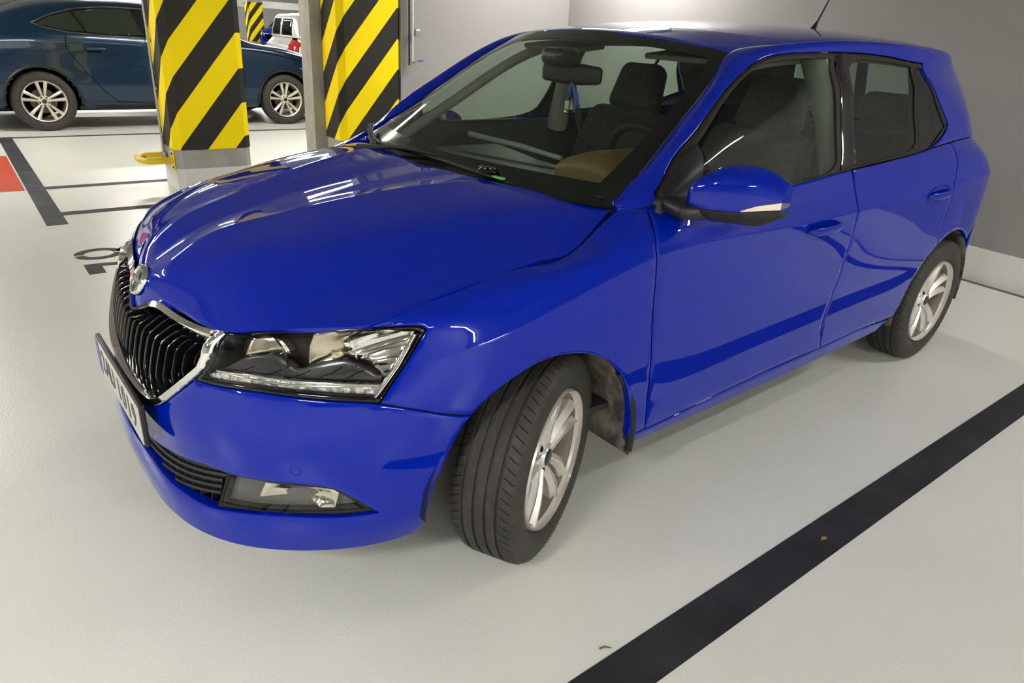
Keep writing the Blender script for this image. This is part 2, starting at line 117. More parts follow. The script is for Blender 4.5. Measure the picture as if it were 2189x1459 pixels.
# ------------------------------------------------------------------ materials
def mat(name, col=(.5, .5, .5), rough=.5, metal=0, coat=0, spec=.5, emis=None, es=0, noise=None, bump=None, sheen=0):
    m = bpy.data.materials.new(name); m.use_nodes = True; nt = m.node_tree; b = nt.nodes['Principled BSDF']
    b.inputs['Base Color'].default_value = (*col, 1); b.inputs['Roughness'].default_value = rough
    b.inputs['Metallic'].default_value = metal; b.inputs['Coat Weight'].default_value = coat
    b.inputs['Coat Roughness'].default_value = .015; b.inputs['Specular IOR Level'].default_value = spec
    if emis: b.inputs['Emission Color'].default_value = (*emis, 1); b.inputs['Emission Strength'].default_value = es
    tc = None
    if noise:   # (scale, colour2, lo, hi)
        tc = nt.nodes.new('ShaderNodeTexCoord'); n = nt.nodes.new('ShaderNodeTexNoise'); n.inputs['Scale'].default_value = noise[0]; n.inputs['Detail'].default_value = 6
        r = nt.nodes.new('ShaderNodeMapRange'); r.inputs[1].default_value = noise[2]; r.inputs[2].default_value = noise[3]
        mx = nt.nodes.new('ShaderNodeMix'); mx.data_type = 'RGBA'; mx.inputs[6].default_value = (*col, 1); mx.inputs[7].default_value = (*noise[1], 1)
        nt.links.new(tc.outputs['Object'], n.inputs['Vector']); nt.links.new(n.outputs['Fac'], r.inputs[0]); nt.links.new(r.outputs[0], mx.inputs[0]); nt.links.new(mx.outputs[2], b.inputs['Base Color'])
    if bump:    # (scale, strength, distance)
        tc = tc or nt.nodes.new('ShaderNodeTexCoord'); n = nt.nodes.new('ShaderNodeTexNoise'); n.inputs['Scale'].default_value = bump[0]; n.inputs['Detail'].default_value = 3
        bp = nt.nodes.new('ShaderNodeBump'); bp.inputs['Strength'].default_value = bump[1]; bp.inputs['Distance'].default_value = bump[2]
        nt.links.new(tc.outputs['Object'], n.inputs['Vector']); nt.links.new(n.outputs['Fac'], bp.inputs['Height']); nt.links.new(bp.outputs[0], b.inputs['Normal'])
    return m
def glass_mat(name, tint, ior=1.5, rough=0.0, extra=0.0):
    m = bpy.data.materials.new(name); m.use_nodes = True; nt = m.node_tree; nt.nodes.clear()
    o = nt.nodes.new('ShaderNodeOutputMaterial'); t = nt.nodes.new('ShaderNodeBsdfTransparent'); g = nt.nodes.new('ShaderNodeBsdfGlossy')
    f = nt.nodes.new('ShaderNodeFresnel'); mx = nt.nodes.new('ShaderNodeMixShader'); ad = nt.nodes.new('ShaderNodeMath'); ad.operation = 'MULTIPLY_ADD'
    ad.inputs[1].default_value = 1.0; ad.inputs[2].default_value = extra; ad.use_clamp = True
    t.inputs[0].default_value = (*tint, 1); g.inputs['Roughness'].default_value = rough; f.inputs[0].default_value = ior
    # same fresnel on both faces of the thin sheet
    geo = nt.nodes.new('ShaderNodeNewGeometry'); io = nt.nodes.new('ShaderNodeMix'); io.data_type = 'FLOAT'
    io.inputs[2].default_value = ior; io.inputs[3].default_value = 1/ior
    nt.links.new(geo.outputs['Backfacing'], io.inputs[0]); nt.links.new(io.outputs[0], f.inputs[0])
    nt.links.new(f.outputs[0], ad.inputs[0]); nt.links.new(ad.outputs[0], mx.inputs[0]); nt.links.new(t.outputs[0], mx.inputs[1]); nt.links.new(g.outputs[0], mx.inputs[2]); nt.links.new(mx.outputs[0], o.inputs[0])
    return m
PAINT = mat('blue_paint', (.0, .011, .31), .6, 0, 1.0, .0)
PAINT.node_tree.nodes['Principled BSDF'].inputs['Coat IOR'].default_value = 1.42
BLACKP = mat('black_plastic', (.012, .012, .013), .45, 0, 0, .4, bump=(900, .15, .0004))
SATIN = mat('satin_black', (.018, .016, .014), .6, spec=.2)
GLOSSB = mat('gloss_black', (.004, .004, .005), .08, 0, 0)
VOID = mat('dark_void', (.004, .004, .004), .9, spec=.1)
CHROME = mat('chrome', (.82, .82, .80), .07, 1)
ALLOY = mat('silver_alloy', (.72, .70, .66), .30, .55, .4)
ALLOYD = mat('dusty_alloy', (.20, .17, .13), .6, .4, noise=(9, (.14, .10, .06), .4, .7))
RUBBER = mat('tyre_rubber', (.026, .024, .021), .68, noise=(35, (.045, .041, .035), .45, .75), bump=(160, .2, .0006))
GLASS = glass_mat('window_glass', (.62, .74, .66))
SCREEN = glass_mat('windscreen_glass', (.72, .80, .72))
CRYSTX = None
CLEAR = glass_mat('clear_lens', (.90, .90, .90), 1.45)
# ------------------------------------------------------------------ mesh helpers
def link(name, me, m=None, parent=None, smooth=True):
    if m is not None:
        for mm in (m if isinstance(m, (list, tuple)) else [m]): me.materials.append(mm)
    if smooth: me.shade_smooth()
    o = bpy.data.objects.new(name, me); COL.objects.link(o)
    if parent: o.parent = parent
    return o
def tag(o, label=None, cat=None, group=None, kind=None):
    if label: o['label'] = label
    if cat: o['category'] = cat
    if group: o['group'] = group
    if kind: o['kind'] = kind
    return o
def empty(name, loc=(0, 0, 0), rz=0, parent=None):
    o = bpy.data.objects.new(name, None); COL.objects.link(o); o.location = loc; o.rotation_euler = (0, 0, rz); o.empty_display_size = .1
    if parent: o.parent = parent
    return o
def mesh(name, V, F, mi=None):
    me = bpy.data.meshes.new(name); me.from_pydata([tuple(map(float, v)) for v in V], [], [tuple(map(int, f)) for f in F])
    if mi is not None: me.polygons.foreach_set('material_index', mi)
    me.validate(); me.update(); return me
def sharp(me, deg=35):
    me.shade_smooth(); me.set_sharp_from_angle(angle=math.radians(deg)); return me
def mirrored(o, parent=None, name=None):
    me = o.data.copy(); n = len(me.vertices); co = np.empty(n*3, 'f'); me.vertices.foreach_get('co', co); co = co.reshape(-1, 3)
    co[:, 1] *= -1; me.vertices.foreach_set('co', co.ravel()); me.flip_normals(); me.update()
    c = bpy.data.objects.new(name or o.name, me); COL.objects.link(c); c.parent = parent or o.parent
    return c
class MB:
    def __init__(s): s.V = []; s.F = []; s.M = []
    def add(s, V, F, m=0):
        k = len(s.V); s.V += [tuple(map(float, v)) for v in V]; s.F += [tuple(int(i)+k for i in f) for f in F]; s.M += [m]*len(F); return s
    def box(s, c, d, m=0, rz=0):
        x, y, z = (a/2 for a in d); cs, sn = math.cos(rz), math.sin(rz)
        V = [(c[0]+cs*a-sn*b, c[1]+sn*a+cs*b, c[2]+e) for a in (-x, x) for b in (-y, y) for e in (-z, z)]
        return s.add(V, [(0, 1, 3, 2), (4, 6, 7, 5), (0, 4, 5, 1), (2, 3, 7, 6), (0, 2, 6, 4), (1, 5, 7, 3)], m)
    def grid(s, P, m=0, flip=False, cu=False, cv=False):
        P = np.asarray(P); a, b = P.shape[:2]; F = []
        for i in range(a if cu else a-1):
            for j in range(b if cv else b-1):
                q = (i*b+j, ((i+1) % a)*b+j, ((i+1) % a)*b+(j+1) % b, i*b+(j+1) % b)
                F.append(q[::-1] if flip else q)
        return s.add(P.reshape(-1, 3), F, m)
    def rbox(s, c, d, r, m=0, n=5, fn=None, R=None):
        # rounded box; fn deforms local points before placement
        h = np.array(d)/2; r = min(r, *(h*.999)); k = max(2, n)
        def ax(hh): return np.unique(np.r_[np.linspace(-hh, -hh+r, k), np.linspace(hh-r, hh, k), np.linspace(-hh+r, hh-r, 4)].round(7))
        A = [ax(hh) for hh in h]
        for a in range(3):
            b, e = (a+1) % 3, (a+2) % 3
            for sg in (-1, 1):
                g1, g2 = np.meshgrid(A[b], A[e], indexing='ij'); P = np.zeros(g1.shape+(3,)); P[..., a] = sg*h[a]; P[..., b] = g1; P[..., e] = g2
                core = np.clip(P, -(h-r), h-r); dd = P-core; L = np.linalg.norm(dd, axis=-1, keepdims=True); Q = core+dd/np.maximum(L, 1e-9)*r
                if fn is not None: Q = fn(Q.reshape(-1, 3)).reshape(Q.shape)
                if R is not None: Q = Q@np.array(R).T
                s.grid(Q+np.array(c), m, flip=sg < 0)
        return s
    def tube(s, P, r, m=0, n=10, caps=True, closed=False):
        P = [Vector(p) for p in P]; N = len(P); rr = r if hasattr(r, '__len__') else [r]*N; rings = []; pv = None
        for i, p in enumerate(P):
            a = P[(i-1) % N] if closed or i > 0 else p; b = P[(i+1) % N] if closed or i < N-1 else p
            t = (b-a).normalized()
            if pv is None: pv = t.orthogonal().normalized()
            pv = (pv-t*pv.dot(t)).normalized(); w = t.cross(pv)
            rings.append([p+(pv*math.cos(2*math.pi*k/n)+w*math.sin(2*math.pi*k/n))*rr[i] for k in range(n)])
        k0 = len(s.V); s.grid(np.array(rings), m, cv=True, cu=closed)
        if caps and not closed: s.F += [tuple(k0+j for j in range(n))[::-1], tuple(k0+(N-1)*n+j for j in range(n))]; s.M += [m, m]
        return s
    def lathe(s, prof, c=(0, 0, 0), n=64, m=0, axis='y', a0=0, a1=2*math.pi):
        # prof: (radius, axial) pairs
        full = abs(a1-a0-2*math.pi) < 1e-6; A = np.linspace(a0, a1, n, endpoint=not full); P = []
        for a in A:
            P.append([(c[0]+r*math.cos(a), c[1]+y, c[2]+r*math.sin(a)) if axis == 'y' else (c[0]+r*math.cos(a), c[1]+r*math.sin(a), c[2]+y) for r, y in prof])
        return s.grid(P, m, cu=full, flip=axis == 'y')
    def prism(s, poly, z0, z1, m=0, fn=None):
        # poly in xy extruded in z; fn maps points
        n = len(poly); V = [(x, y, z) for z in (z0, z1) for x, y in poly]
        if fn: V = [fn(v) for v in V]
        return s.add(V, [tuple(range(n))[::-1], tuple(range(n, 2*n))]+[(i, (i+1) % n, n+(i+1) % n, n+i) for i in range(n)], m)
    def obj(s, name, m, parent=None, deg=35, merge=True):
        me = mesh(name, s.V, s.F, s.M if isinstance(m, (list, tuple)) else None)
        if merge:
            import bmesh
            bm = bmesh.new(); bm.from_mesh(me); bmesh.ops.remove_doubles(bm, verts=bm.verts, dist=1e-5); bmesh.ops.recalc_face_normals(bm, faces=bm.faces); bm.to_mesh(me); bm.free()
        if deg: sharp(me, deg)
        return link(name, me, m, parent, smooth=False)
def inpoly(P, x, y):
    P = np.asarray(P); c = np.zeros(len(x), bool); n = len(P)
    for i in range(n):
        x0, y0 = P[i]; x1, y1 = P[(i+1) % n]
        if y0 == y1: continue
        k = (y0 > y) != (y1 > y); c ^= k & (x < (x1-x0)*(y-y0)/(y1-y0)+x0)
    return c
def pdist(P, x, y):
    P = np.asarray(P); d = np.full(len(x), 9.); n = len(P)
    for i in range(n):
        a = P[i]; b = P[(i+1) % n]; e = b-a; L = max(e@e, 1e-12); t = np.clip(((x-a[0])*e[0]+(y-a[1])*e[1])/L, 0, 1)
        d = np.minimum(d, np.hypot(x-a[0]-t*e[0], y-a[1]-t*e[1]))
    return d
def soften(P, it=2, ang=42):
    P = np.array(P, float)
    for _ in range(it):
        n = len(P); Q = []
        for i in range(n):
            a, b, c = P[i-1], P[i], P[(i+1) % n]; u = b-a; v = c-b; t = abs(math.degrees(math.atan2(u[0]*v[1]-u[1]*v[0], u@v)))
            if t < 1.5 or t > ang or min(np.hypot(*u), np.hypot(*v)) < 1e-4: Q.append(b)
            else: Q += [b-u*.25, b+v*.25]
        P = np.array(Q)
    return P
def dens(P, h):
    Q = []
    for i in range(len(P)):
        a, b = P[i], P[(i+1) % len(P)]; k = max(1, int(math.ceil(np.hypot(*(b-a))/h)))
        Q += [a+(b-a)*j/k for j in range(k)]
    return np.array(Q)
def area(P): return .5*sum(P[i-1][0]*P[i][1]-P[i][0]*P[i-1][1] for i in range(len(P)))
def inset(P, d):
    s = 1 if area(P) > 0 else -1; n = len(P); Q = []
    for i in range(n):
        u = P[i]-P[i-1]; v = P[(i+1) % n]-P[i]; u = u/max(np.hypot(*u), 1e-9); v = v/max(np.hypot(*v), 1e-9)
        nu = np.array([-u[1], u[0]])*s; nv = np.array([-v[1], v[0]])*s; m = nu+nv; L = m@m
        m = m/max(L, .5)*2; Q.append(P[i]+m*d)
    return np.array(Q)
def sym(P, S, where):
    P = [tuple(p) for p in P]
    if where == 'front':
        E = lambda u: abs(u) < 1e-4; f = lambda p: (-p[0], p[1])
    else:
        E = lambda u: abs(u-S.umax) < .01; f = lambda p: (2*S.umax-p[0], p[1]); P = [(S.umax, p[1]) if abs(p[0]-S.umax) < .01 else p for p in P]
    # rotate so that the run off the axis comes first
    n = len(P)
    on = [E(p[0]) for p in P]
    for i in range(n):
        if on[i] and not on[(i+1) % n]: break
    P = P[i:]+P[:i]; on = on[i:]+on[:i]
    k = max(j for j in range(n) if on[j] and not on[j-1]) if any(on[j] and not on[j-1] for j in range(1, n)) else n-1
    run = P[:k+1]
    return run+[f(p) for p in run[::-1]][1:-1] if E(run[-1][0]) else run+[f(p) for p in run[::-1]][:-1]
def seval(S, u, v):
    u = np.asarray(u, float); fl = (u < 0) | (u > S.umax); uu = np.where(u < 0, -u, np.where(u > S.umax, 2*S.umax-u, u))
    v = np.clip(v, 0, S.vmax); X = S(uu, v); N = S.normal(np.clip(uu, 2.1e-3 if not S.sym0 else 0, S.umax-2.1e-3), v)
    X[fl, 1] *= -1; N[fl, 1] *= -1; return X, N
def panel(name, S, out, m, parent=None, holes=(), gap=.0022, depth=.014, sp=.016, off=0., full=None, pair=True, soft=2, bev=.0018, fn=None, rim=True, rimhole=True):
    # a panel of surface S bounded by an outline in its parameter plane, with rolled edges and real thickness
    def prep(P, g):
        P = np.array(P, float); P = P[[i for i in range(len(P)) if np.hypot(*(P[i]-P[i-1])) > 1e-4]]
        if soft: P = soften(P, soft)
        return inset(dens(P, sp*.75), g)
    o2 = sym(out, S, full) if full else out
    R0 = prep(o2, gap); hs = [prep(sym(h, S, full) if full else h, -gap) for h in holes]
    bw = .0035
    rings = [R0]+hs; inner = [inset(R0, bw)]+[inset(h, -bw) for h in hs]
    lo, hi = R0.min(0), R0.max(0); nu = int((hi[0]-lo[0])/sp)+2; uu = np.linspace(lo[0], hi[0], nu); vv = []
    for i in range(len(S.vl)-1):
        a, b = S.vl[i], S.vl[i+1]; k = max(1, int(math.ceil((b-a)/sp))); vv += list(np.linspace(a, b, k, endpoint=False))
        if (i+1) in S.cr: vv += [b-.004]
        if i in S.cr: vv += [a+.004]
    vv = np.array(sorted(vv+[S.vmax])); vv = vv[(vv > lo[1]) & (vv < hi[1])]
    gu, gv = np.meshgrid(uu, vv); gu = gu.ravel(); gv = gv.ravel()
    ok = inpoly(R0, gu, gv) & (pdist(inner[0], gu, gv) > sp*.35) & (pdist(R0, gu, gv) > bw+sp*.3)
    for h in hs: ok &= ~inpoly(h, gu, gv) & (pdist(h, gu, gv) > bw+sp*.3)
    pts = []; edges = []; ringid = []
    for r_ in rings+inner:
        k = len(pts); n = len(r_); pts += [Vector(p) for p in r_]; edges += [(k+i, k+(i+1) % n) for i in range(n)]
    nb = sum(len(r_) for r_ in rings); pts += [Vector((a, b)) for a, b in zip(gu[ok], gv[ok])]
    res = delaunay_2d_cdt(pts, edges, [], 0, 1e-6, True)
    V2 = np.array([tuple(v) for v in res[0]]); F = [f for f in res[2] if len(f) == 3]; Fa = np.array(F)
    cx = V2[Fa].mean(1); kk = inpoly(R0, cx[:, 0], cx[:, 1])
    for h in hs: kk &= ~inpoly(h, cx[:, 0], cx[:, 1])
    Fa = Fa[kk]
    isb = np.array([any(i < nb for i in ids) for ids in res[3]])
    X, N = seval(S, V2[:, 0], V2[:, 1])
    # outward: away from the car's inside
    ctr = np.array([1.1, 0, .5]); k = ((X-ctr)*N).sum() > 0; N = N if k else -N
    X0 = X+N*off; Xb = X0-N*(isb[:, None]*bev)
    if fn is not None: Xb = fn(Xb, N, V2)
    a = Xb[Fa[:, 1]]-Xb[Fa[:, 0]]; b = Xb[Fa[:, 2]]-Xb[Fa[:, 0]]; nn = np.cross(a, b); fl = (nn*N[Fa[:, 0]]).sum(1) < 0
    Fa[fl] = Fa[fl][:, ::-1]; Fl = [tuple(f) for f in Fa]; Xl = list(Xb)
    if rim and depth:
        cnt = {}
        for f in Fl:
            for i in range(3):
                e = (f[i], f[(i+1) % 3]); cnt[e] = 1
        low = {}
        for (a, b) in list(cnt):
            if (b, a) in cnt or not (isb[a] and isb[b]): continue
            for q in (a, b):
                if q not in low: low[q] = len(Xl); Xl.append(Xb[q]-N[q]*depth)
            Fl.append((b, a, low[a], low[b]))
    used = sorted({i for f in Fl for i in f}); mp = {j: i for i, j in enumerate(used)}
    me = mesh(name, [Xl[i] for i in used], [tuple(mp[i] for i in f) for f in Fl]); sharp(me, 50)
    o = link(name, me, m, parent, smooth=False)
    if full or not pair: return [o]
    return [o, mirrored(o)]
# ------------------------------------------------------------------ the blue hatchback
SL = Surf(L_NET, True, (1, 6)); SG = Surf(GREEN_NET); SWs = Surf(SCREEN_NET, True); SRf = Surf(ROOF_NET, True); SH = Surf(HOOD_NET, True)
vm = SL.vmax; OL = OUTLINES
car = tag(empty('hatchback', (0, 0, 0)), 'bright blue five-door hatchback parked in front, steered front wheels and chrome grille frame', 'car')
class Shift:   # parts are modelled in world coordinates; the empty sits at the car's middle
    pass
CO = Vector((1.1, 0, 0))
def attach(objs, parent=car):
    for o in objs: o.parent = parent
    return objs
def sheet(name, S, m, nu, nv, parent=None, off=0., full=True, gapu=.002, v0=0., v1=None, depth=.012, u1=None, post=None):
    v1 = S.vmax if v1 is None else v1; u1 = S.umax if u1 is None else u1
    u = np.linspace(-u1+gapu if full else 0, u1-gapu, nu); v = np.linspace(v0+gapu, v1-gapu, nv)
    U_, V_ = np.meshgrid(u, v, indexing='ij'); X, N = seval(S, U_.ravel(), V_.ravel())
    if (((X-np.array([1.1, 0, .3]))*N).sum() < 0): N = -N
    B = np.zeros(U_.shape, bool); B[0] = B[-1] = True; B[:, 0] = B[:, -1] = True; Bf = B.ravel()
    if post: X = post(X, None)
    X = X+N*(off-.0018*Bf[:, None]); P = X.reshape(nu, nv, 3); mb = MB(); mb.grid(P)
    if depth:
        Q = (X-N*depth).reshape(nu, nv, 3)
        loop = [(i, 0) for i in range(nu)]+[(nu-1, j) for j in range(1, nv)]+[(i, nv-1) for i in range(nu-2, -1, -1)]+[(0, j) for j in range(nv-2, 0, -1)]
        mb.grid(np.array([[P[a], Q[a]] for a in loop]), cu=True)
    o = mb.obj(name, m, parent, 50)
    # recalc may leave the open sheet facing inwards
    me = o.data; c = np.array([1.1, 0, .3]); s = sum(f.normal.dot(f.center-Vector(c)) for f in list(me.polygons)[:200])
    if s < 0: me.flip_normals()
    return o
def hood_creases(X, V2):
    # two pairs of pressed creases running back from the nose
    for line, amp, wd in (([(-.78, .085), (-.704, .098), (-.59, .112), (-.384, .174), (-.13, .251), (.07, .31)], .0050, .040), ([(-.70, .43), (-.642, .481), (-.526, .578), (-.403, .630), (-.258, .662), (-.05, .672)], .0045, .040)):
        L_ = np.array(line); yc = np.interp(X[:, 0], L_[:, 0], L_[:, 1]); f = np.clip((X[:, 0]-L_[0, 0])/.10, 0, 1)*np.clip((L_[-1, 0]+.06-X[:, 0])/.12, 0, 1)
        d = np.abs(np.abs(X[:, 1])-yc); X[:, 2] += amp*f*np.exp(-np.sqrt(d*d+.004**2)/wd)
    return X
hood = sheet('bonnet', SH, PAINT, 301, 110, car, post=hood_creases)
roof = sheet('roof', SRf, PAINT, 81, 120, car, gapu=.0)
bumper = panel('front_bumper', SL, OL['bumper'], PAINT, car, holes=[OL['intake']], full='front', depth=.03)[0]
for nm, key in (('fender', 'fender'), ('front_door', 'front_door'), ('rear_door', 'rear_door'), ('rear_quarter', 'quarter'), ('sill', 'sill')):
    panel(nm, SL, OL[key], PAINT, car, depth=.022)
panel('rear_bumper', SL, OL['rear_bumper'], PAINT, car, full='rear', sp=.03, depth=.03)
panel('tailgate', SL, OL['tailgate'], PAINT, car, full='rear', sp=.03)
TAILR = mat('tail_lamp_red', (.35, .005, .005), .1, 0, 1)
panel('tail_lamp', SL, OL['tail_lamp'], TAILR, car)
panel('roof_pillar_frame', SG, OL['side_frame'], PAINT, car, depth=.02)
panel('tailgate_upper', SG, [(2.62, 0), (2.62, .427), (2.9, .427), (SG.umax, .427), (SG.umax, 0)], PAINT, car, holes=[OL['rear_window']+[]], full='rear', sp=.03)
panel('rear_window', SG, OL['rear_window'], GLASS, car, full='rear', sp=.04, depth=0)
gl = [OL['front_glass'], OL['rear_glass'], OL['quarter_glass']]
panel('window_trim', SG, OL['window_trim'], SATIN, car, holes=gl, depth=.005, off=-.003)
for o in panel('front_door_glass', SG, gl[0], GLASS, car, depth=0, off=-.008, gap=-.004): pass
panel('rear_door_glass', SG, gl[1], GLASS, car, depth=0, off=-.008, gap=-.004)
panel('quarter_glass', SG, gl[2], GLASS, car, depth=0, off=-.008, gap=-.004)
panel('centre_pillar_cover', SG, OL['pillar_trim'], GLOSSB, car, depth=.01, off=.001, soft=0)
panel('mirror_base', SG, OL['mirror_base'], BLACKP, car, depth=.003, off=.003)
# windscreen with its printed black border
ue = SWs.umax; ve = SWs.vmax
sheet('windscreen', SWs, SCREEN, 61, 40, car, depth=0, off=.001)
bo = [(0, .0), (ue, .0), (ue, ve), (0, ve)]
inn = [(0, .085), (ue-.075, .095), (ue-.05, ve*.5), (ue-.055, ve-.055), (ue*.5, ve-.06), (0, ve-.075)]
panel('windscreen_border', SWs, bo, GLOSSB, car, holes=[inn], full='front', off=-.003, depth=0, soft=0, gap=.001, bev=0)
LINING = mat('cabin_lining', (.16, .155, .14), .9)
panel('frame_lining', SG, [(max(u_, .30), v_) for u_, v_ in OL['side_frame']], LINING, car, off=-.024, depth=0, sp=.04, soft=1, bev=0)
panel('quarter_lining', SL, OL['quarter'], mat('quarter_trim', (.03, .03, .03), .8), car, off=-.026, depth=0, sp=.05, soft=0, bev=0)
panel('tailgate_lining', SG, [(2.60, 0), (2.60, .427), (2.9, .427), (SG.umax, .427), (SG.umax, 0)], LINING, car, holes=[OL['rear_window']], full='rear', sp=.05, off=-.026, depth=0, soft=0, bev=0)
panel('tailgate_lining', SL, OL['tailgate'], LINING, car, full='rear', sp=.05, off=-.03, depth=0, soft=0, bev=0)
# black inner shell behind the panel gaps, standing in for their shade
def shell(name, S, pts, holes=(), **k): return panel(name, S, pts, VOID, car, holes=holes, off=-.011, depth=0, sp=.05, soft=0, gap=.004, bev=0, **k)
shell('inner_shell', SL, OL['fender']); shell('inner_shell', SL, OL['front_door']); shell('inner_shell', SL, OL['rear_door'])
panel('pillar_gap_shade', SG, [(0, 0), (0, .427), (.35, .427), (.35, .0)], VOID, car, off=-.008, depth=0, sp=.03, soft=0, gap=.0, bev=0)  # black sheet filling the pillar foot joint with painted shade
strips = [OL['front_door'], OL['rear_door']]
def gapstrip(S, pts, w=.02, off=-.006, name='gap_shade_strip'):  # black strips put in as the shade of the panel gaps
    pts = np.array(pts, float); d = dens(np.vstack([pts, pts[-1:]]), .02)[:-1]
    d = d[[0]+[i for i in range(1, len(d)) if np.hypot(*(d[i]-d[i-1])) > 1e-4]]
    t = np.gradient(d, axis=0); t /= np.maximum(np.linalg.norm(t, axis=1), 1e-9)[:, None]; n = np.stack([-t[:, 1], t[:, 0]], 1)
    a, b = d+n*w/2, d-n*w/2
    XA, NA = seval(S, a[:, 0], a[:, 1]); XB, NB = seval(S, b[:, 0], b[:, 1])
    if ((XA-np.array([1.1, 0, .5]))*NA).sum() < 0: NA = -NA; NB = -NB
    o = MB().grid(np.stack([XA+NA*off, XB+NB*off], 1)).obj(name, VOID, car, None); return [o, mirrored(o)]
fd = OL['front_door']; rd = OL['rear_door']; fn_ = OL['fender']
gapstrip(SL, fd+[fd[0]]); gapstrip(SL, rd+[rd[0]]); gapstrip(SL, fn_[:3]); gapstrip(SL, OL['headlight']+[OL['headlight'][0]], off=-.012)
# black strip standing in for the shade under the hood edge
for sgn in (1, -1):
    v = np.linspace(0, SH.vmax, 60); XA, NA = seval(SH, np.full(60, SH.umax-.012)*sgn, v); XB, NB = seval(SH, np.full(60, SH.umax)*sgn, v)
    d = (XB-XA); XC = XB+d*1.2; MB().grid(np.stack([XA-[0, 0, .012], XC-[0, 0, .012]], 1)).obj('bonnet_gap_shade', VOID, car, None)
# --- grille
GRP = OL['grille']; g2 = sym(GRP, SL, 'front'); gi = inset(dens(soften(np.array(g2), 1), .02), .027); gi[:, 1] -= .012*np.clip((gi[:, 1]-.60)/.08, 0, 1)
def ring_panel(name, S, R_out, R_in, m, off, depth, parent=car):
    o = panel(name, S, R_out, m, parent, holes=[R_in], off=off, depth=depth, pair=False, soft=0, gap=.001, sp=.012, bev=.004); return o
ring_panel('grille_frame', SL, dens(soften(np.array(g2), 1), .02), gi, CHROME, .008, .035)
grille_back = panel('grille_backing', SL, g2, VOID, car, off=-.05, depth=0, soft=0, sp=.04, pair=False)
gx = gi
for k in range(-10, 11):
    u = k*.0395; vv = np.linspace(.36, vm, 60); ins = inpoly(gx, np.full(60, u), vv)
    if ins.sum() < 4: continue
    v = np.linspace(vv[ins][0]-.004, vv[ins][-1]+.004, 22); X, N = seval(SL, np.full(22, u), v); du = .0030
    XL, _ = seval(SL, np.full(22, u-du), v); XR, _ = seval(SL, np.full(22, u+du), v)
    if N[0, 0] > 0: N = -N
    f = (v-v[0])/(v[-1]-v[0]); top = np.clip((v-(v[-1]-.085))/.085, 0, 1)[:, None]; o1 = .001*np.clip(f/.25, 0, 1)[:, None]**.7-.012*(1-np.clip(f/.25, 0, 1))[:, None]-.034*top; sec = []
    W2 = (XR-XL)*.5
    for a, dep in ((-1.1, -.034), (-1.0, -.006), (-.45, 0), (.45, 0), (1.0, -.006), (1.1, -.034)): sec.append(X+W2*a+N*(o1+dep))
    MB().grid(np.stack(sec, 1)).obj('grille_slat', GLOSSB, car, 40)
# --- lower intake and fog lamps
HOLEY = mat('intake_plastic', (.016, .016, .017), .5)
panel('intake_backing', SL, OL['intake'], VOID, car, full='front', off=-.06, depth=0, sp=.04, gap=-.004)
ig = OL['intake_grille']; igs = np.array(sym(ig, SL, 'front')); lo, hi = igs.min(0), igs.max(0)
for v in np.arange(.17, .30, .0165):
    uu = np.linspace(-.52, .52, 90); vb = v+.05*(np.abs(uu)/.52)**2-.0; ins = inpoly(igs, uu, vb)
    idx = np.where(ins)[0]
    if len(idx) < 4: continue
    for run in np.split(idx, np.where(np.diff(idx) > 1)[0]+1):
        if len(run) < 4: continue
        X, N = seval(SL, uu[run], vb[run]); N = N*np.sign(-N[:, :1]); up = np.array([0, 0, .0045]); z = 0
        MB().grid(np.stack([X-N*.05+up, X-N*(.014)+up+z, X-N*.012+z, X-N*.014-up+z, X-N*.05-up], 1)).obj('intake_slat', HOLEY, car, 40)
for u in np.arange(-.50, .501, .04):
    vv = np.linspace(.16, .30, 30); ins = inpoly(igs, np.full(30, u), vv)
    if ins.sum() < 3: continue
    X, N = seval(SL, np.full(30, u), vv); X = X[ins][::3]; N = N[ins][::3]; N = N*np.sign(-N[:, :1]); w = np.array([0, .003, 0])
    MB().grid(np.stack([X-N*.05-w, X-N*.020-w, X-N*.020+w, X-N*.05+w], 1)).obj('intake_rib', HOLEY, car, 40)
panel('fog_lamp_bezel', SL, OL['fog_bezel'], SATIN, car, holes=[OL['fog_lens']], off=-.008, depth=.03, sp=.02)
LAMPG = mat('lamp_inner_grey', (.10, .10, .095), .35)
WARMC = mat('warm_reflector', (.75, .72, .62), .16, 1, bump=(25, .5, .01))
DARKC = mat('lamp_black', (.02, .02, .02), .25)
for o in panel('fog_lamp', SL, OL['fog_lens'], CLEAR, car, off=-.006, depth=0, sp=.02):
    pass
fogs = [o for o in COL.objects if o.name.startswith('fog_lamp') and 'bezel' not in o.name]
for o, q in zip(fogs, (0, 1)):
    pass
def sub(objs, parents):
    for o, p in zip(objs, parents): o.parent = p
sub(panel('lamp_backing', SL, OL['fog_lens'], LAMPG, car, off=-.03, depth=0, sp=.03), fogs)
def bulge(Xb, N, V2):
    c = V2.mean(0); e = V2.max(0)-V2.min(0); q = np.clip(1-((V2[:, 0]-c[0])/e[0]*2)**2, 0, 1)*np.clip(1-((V2[:, 1]-c[1])/e[1]*2)**2, 0, 1); return Xb-N*(q[:, None]*.022)
sub(panel('lamp_reflector', SL, OL['fog_refl'], WARMC, car, off=-.012, depth=0, sp=.01, fn=bulge), fogs)
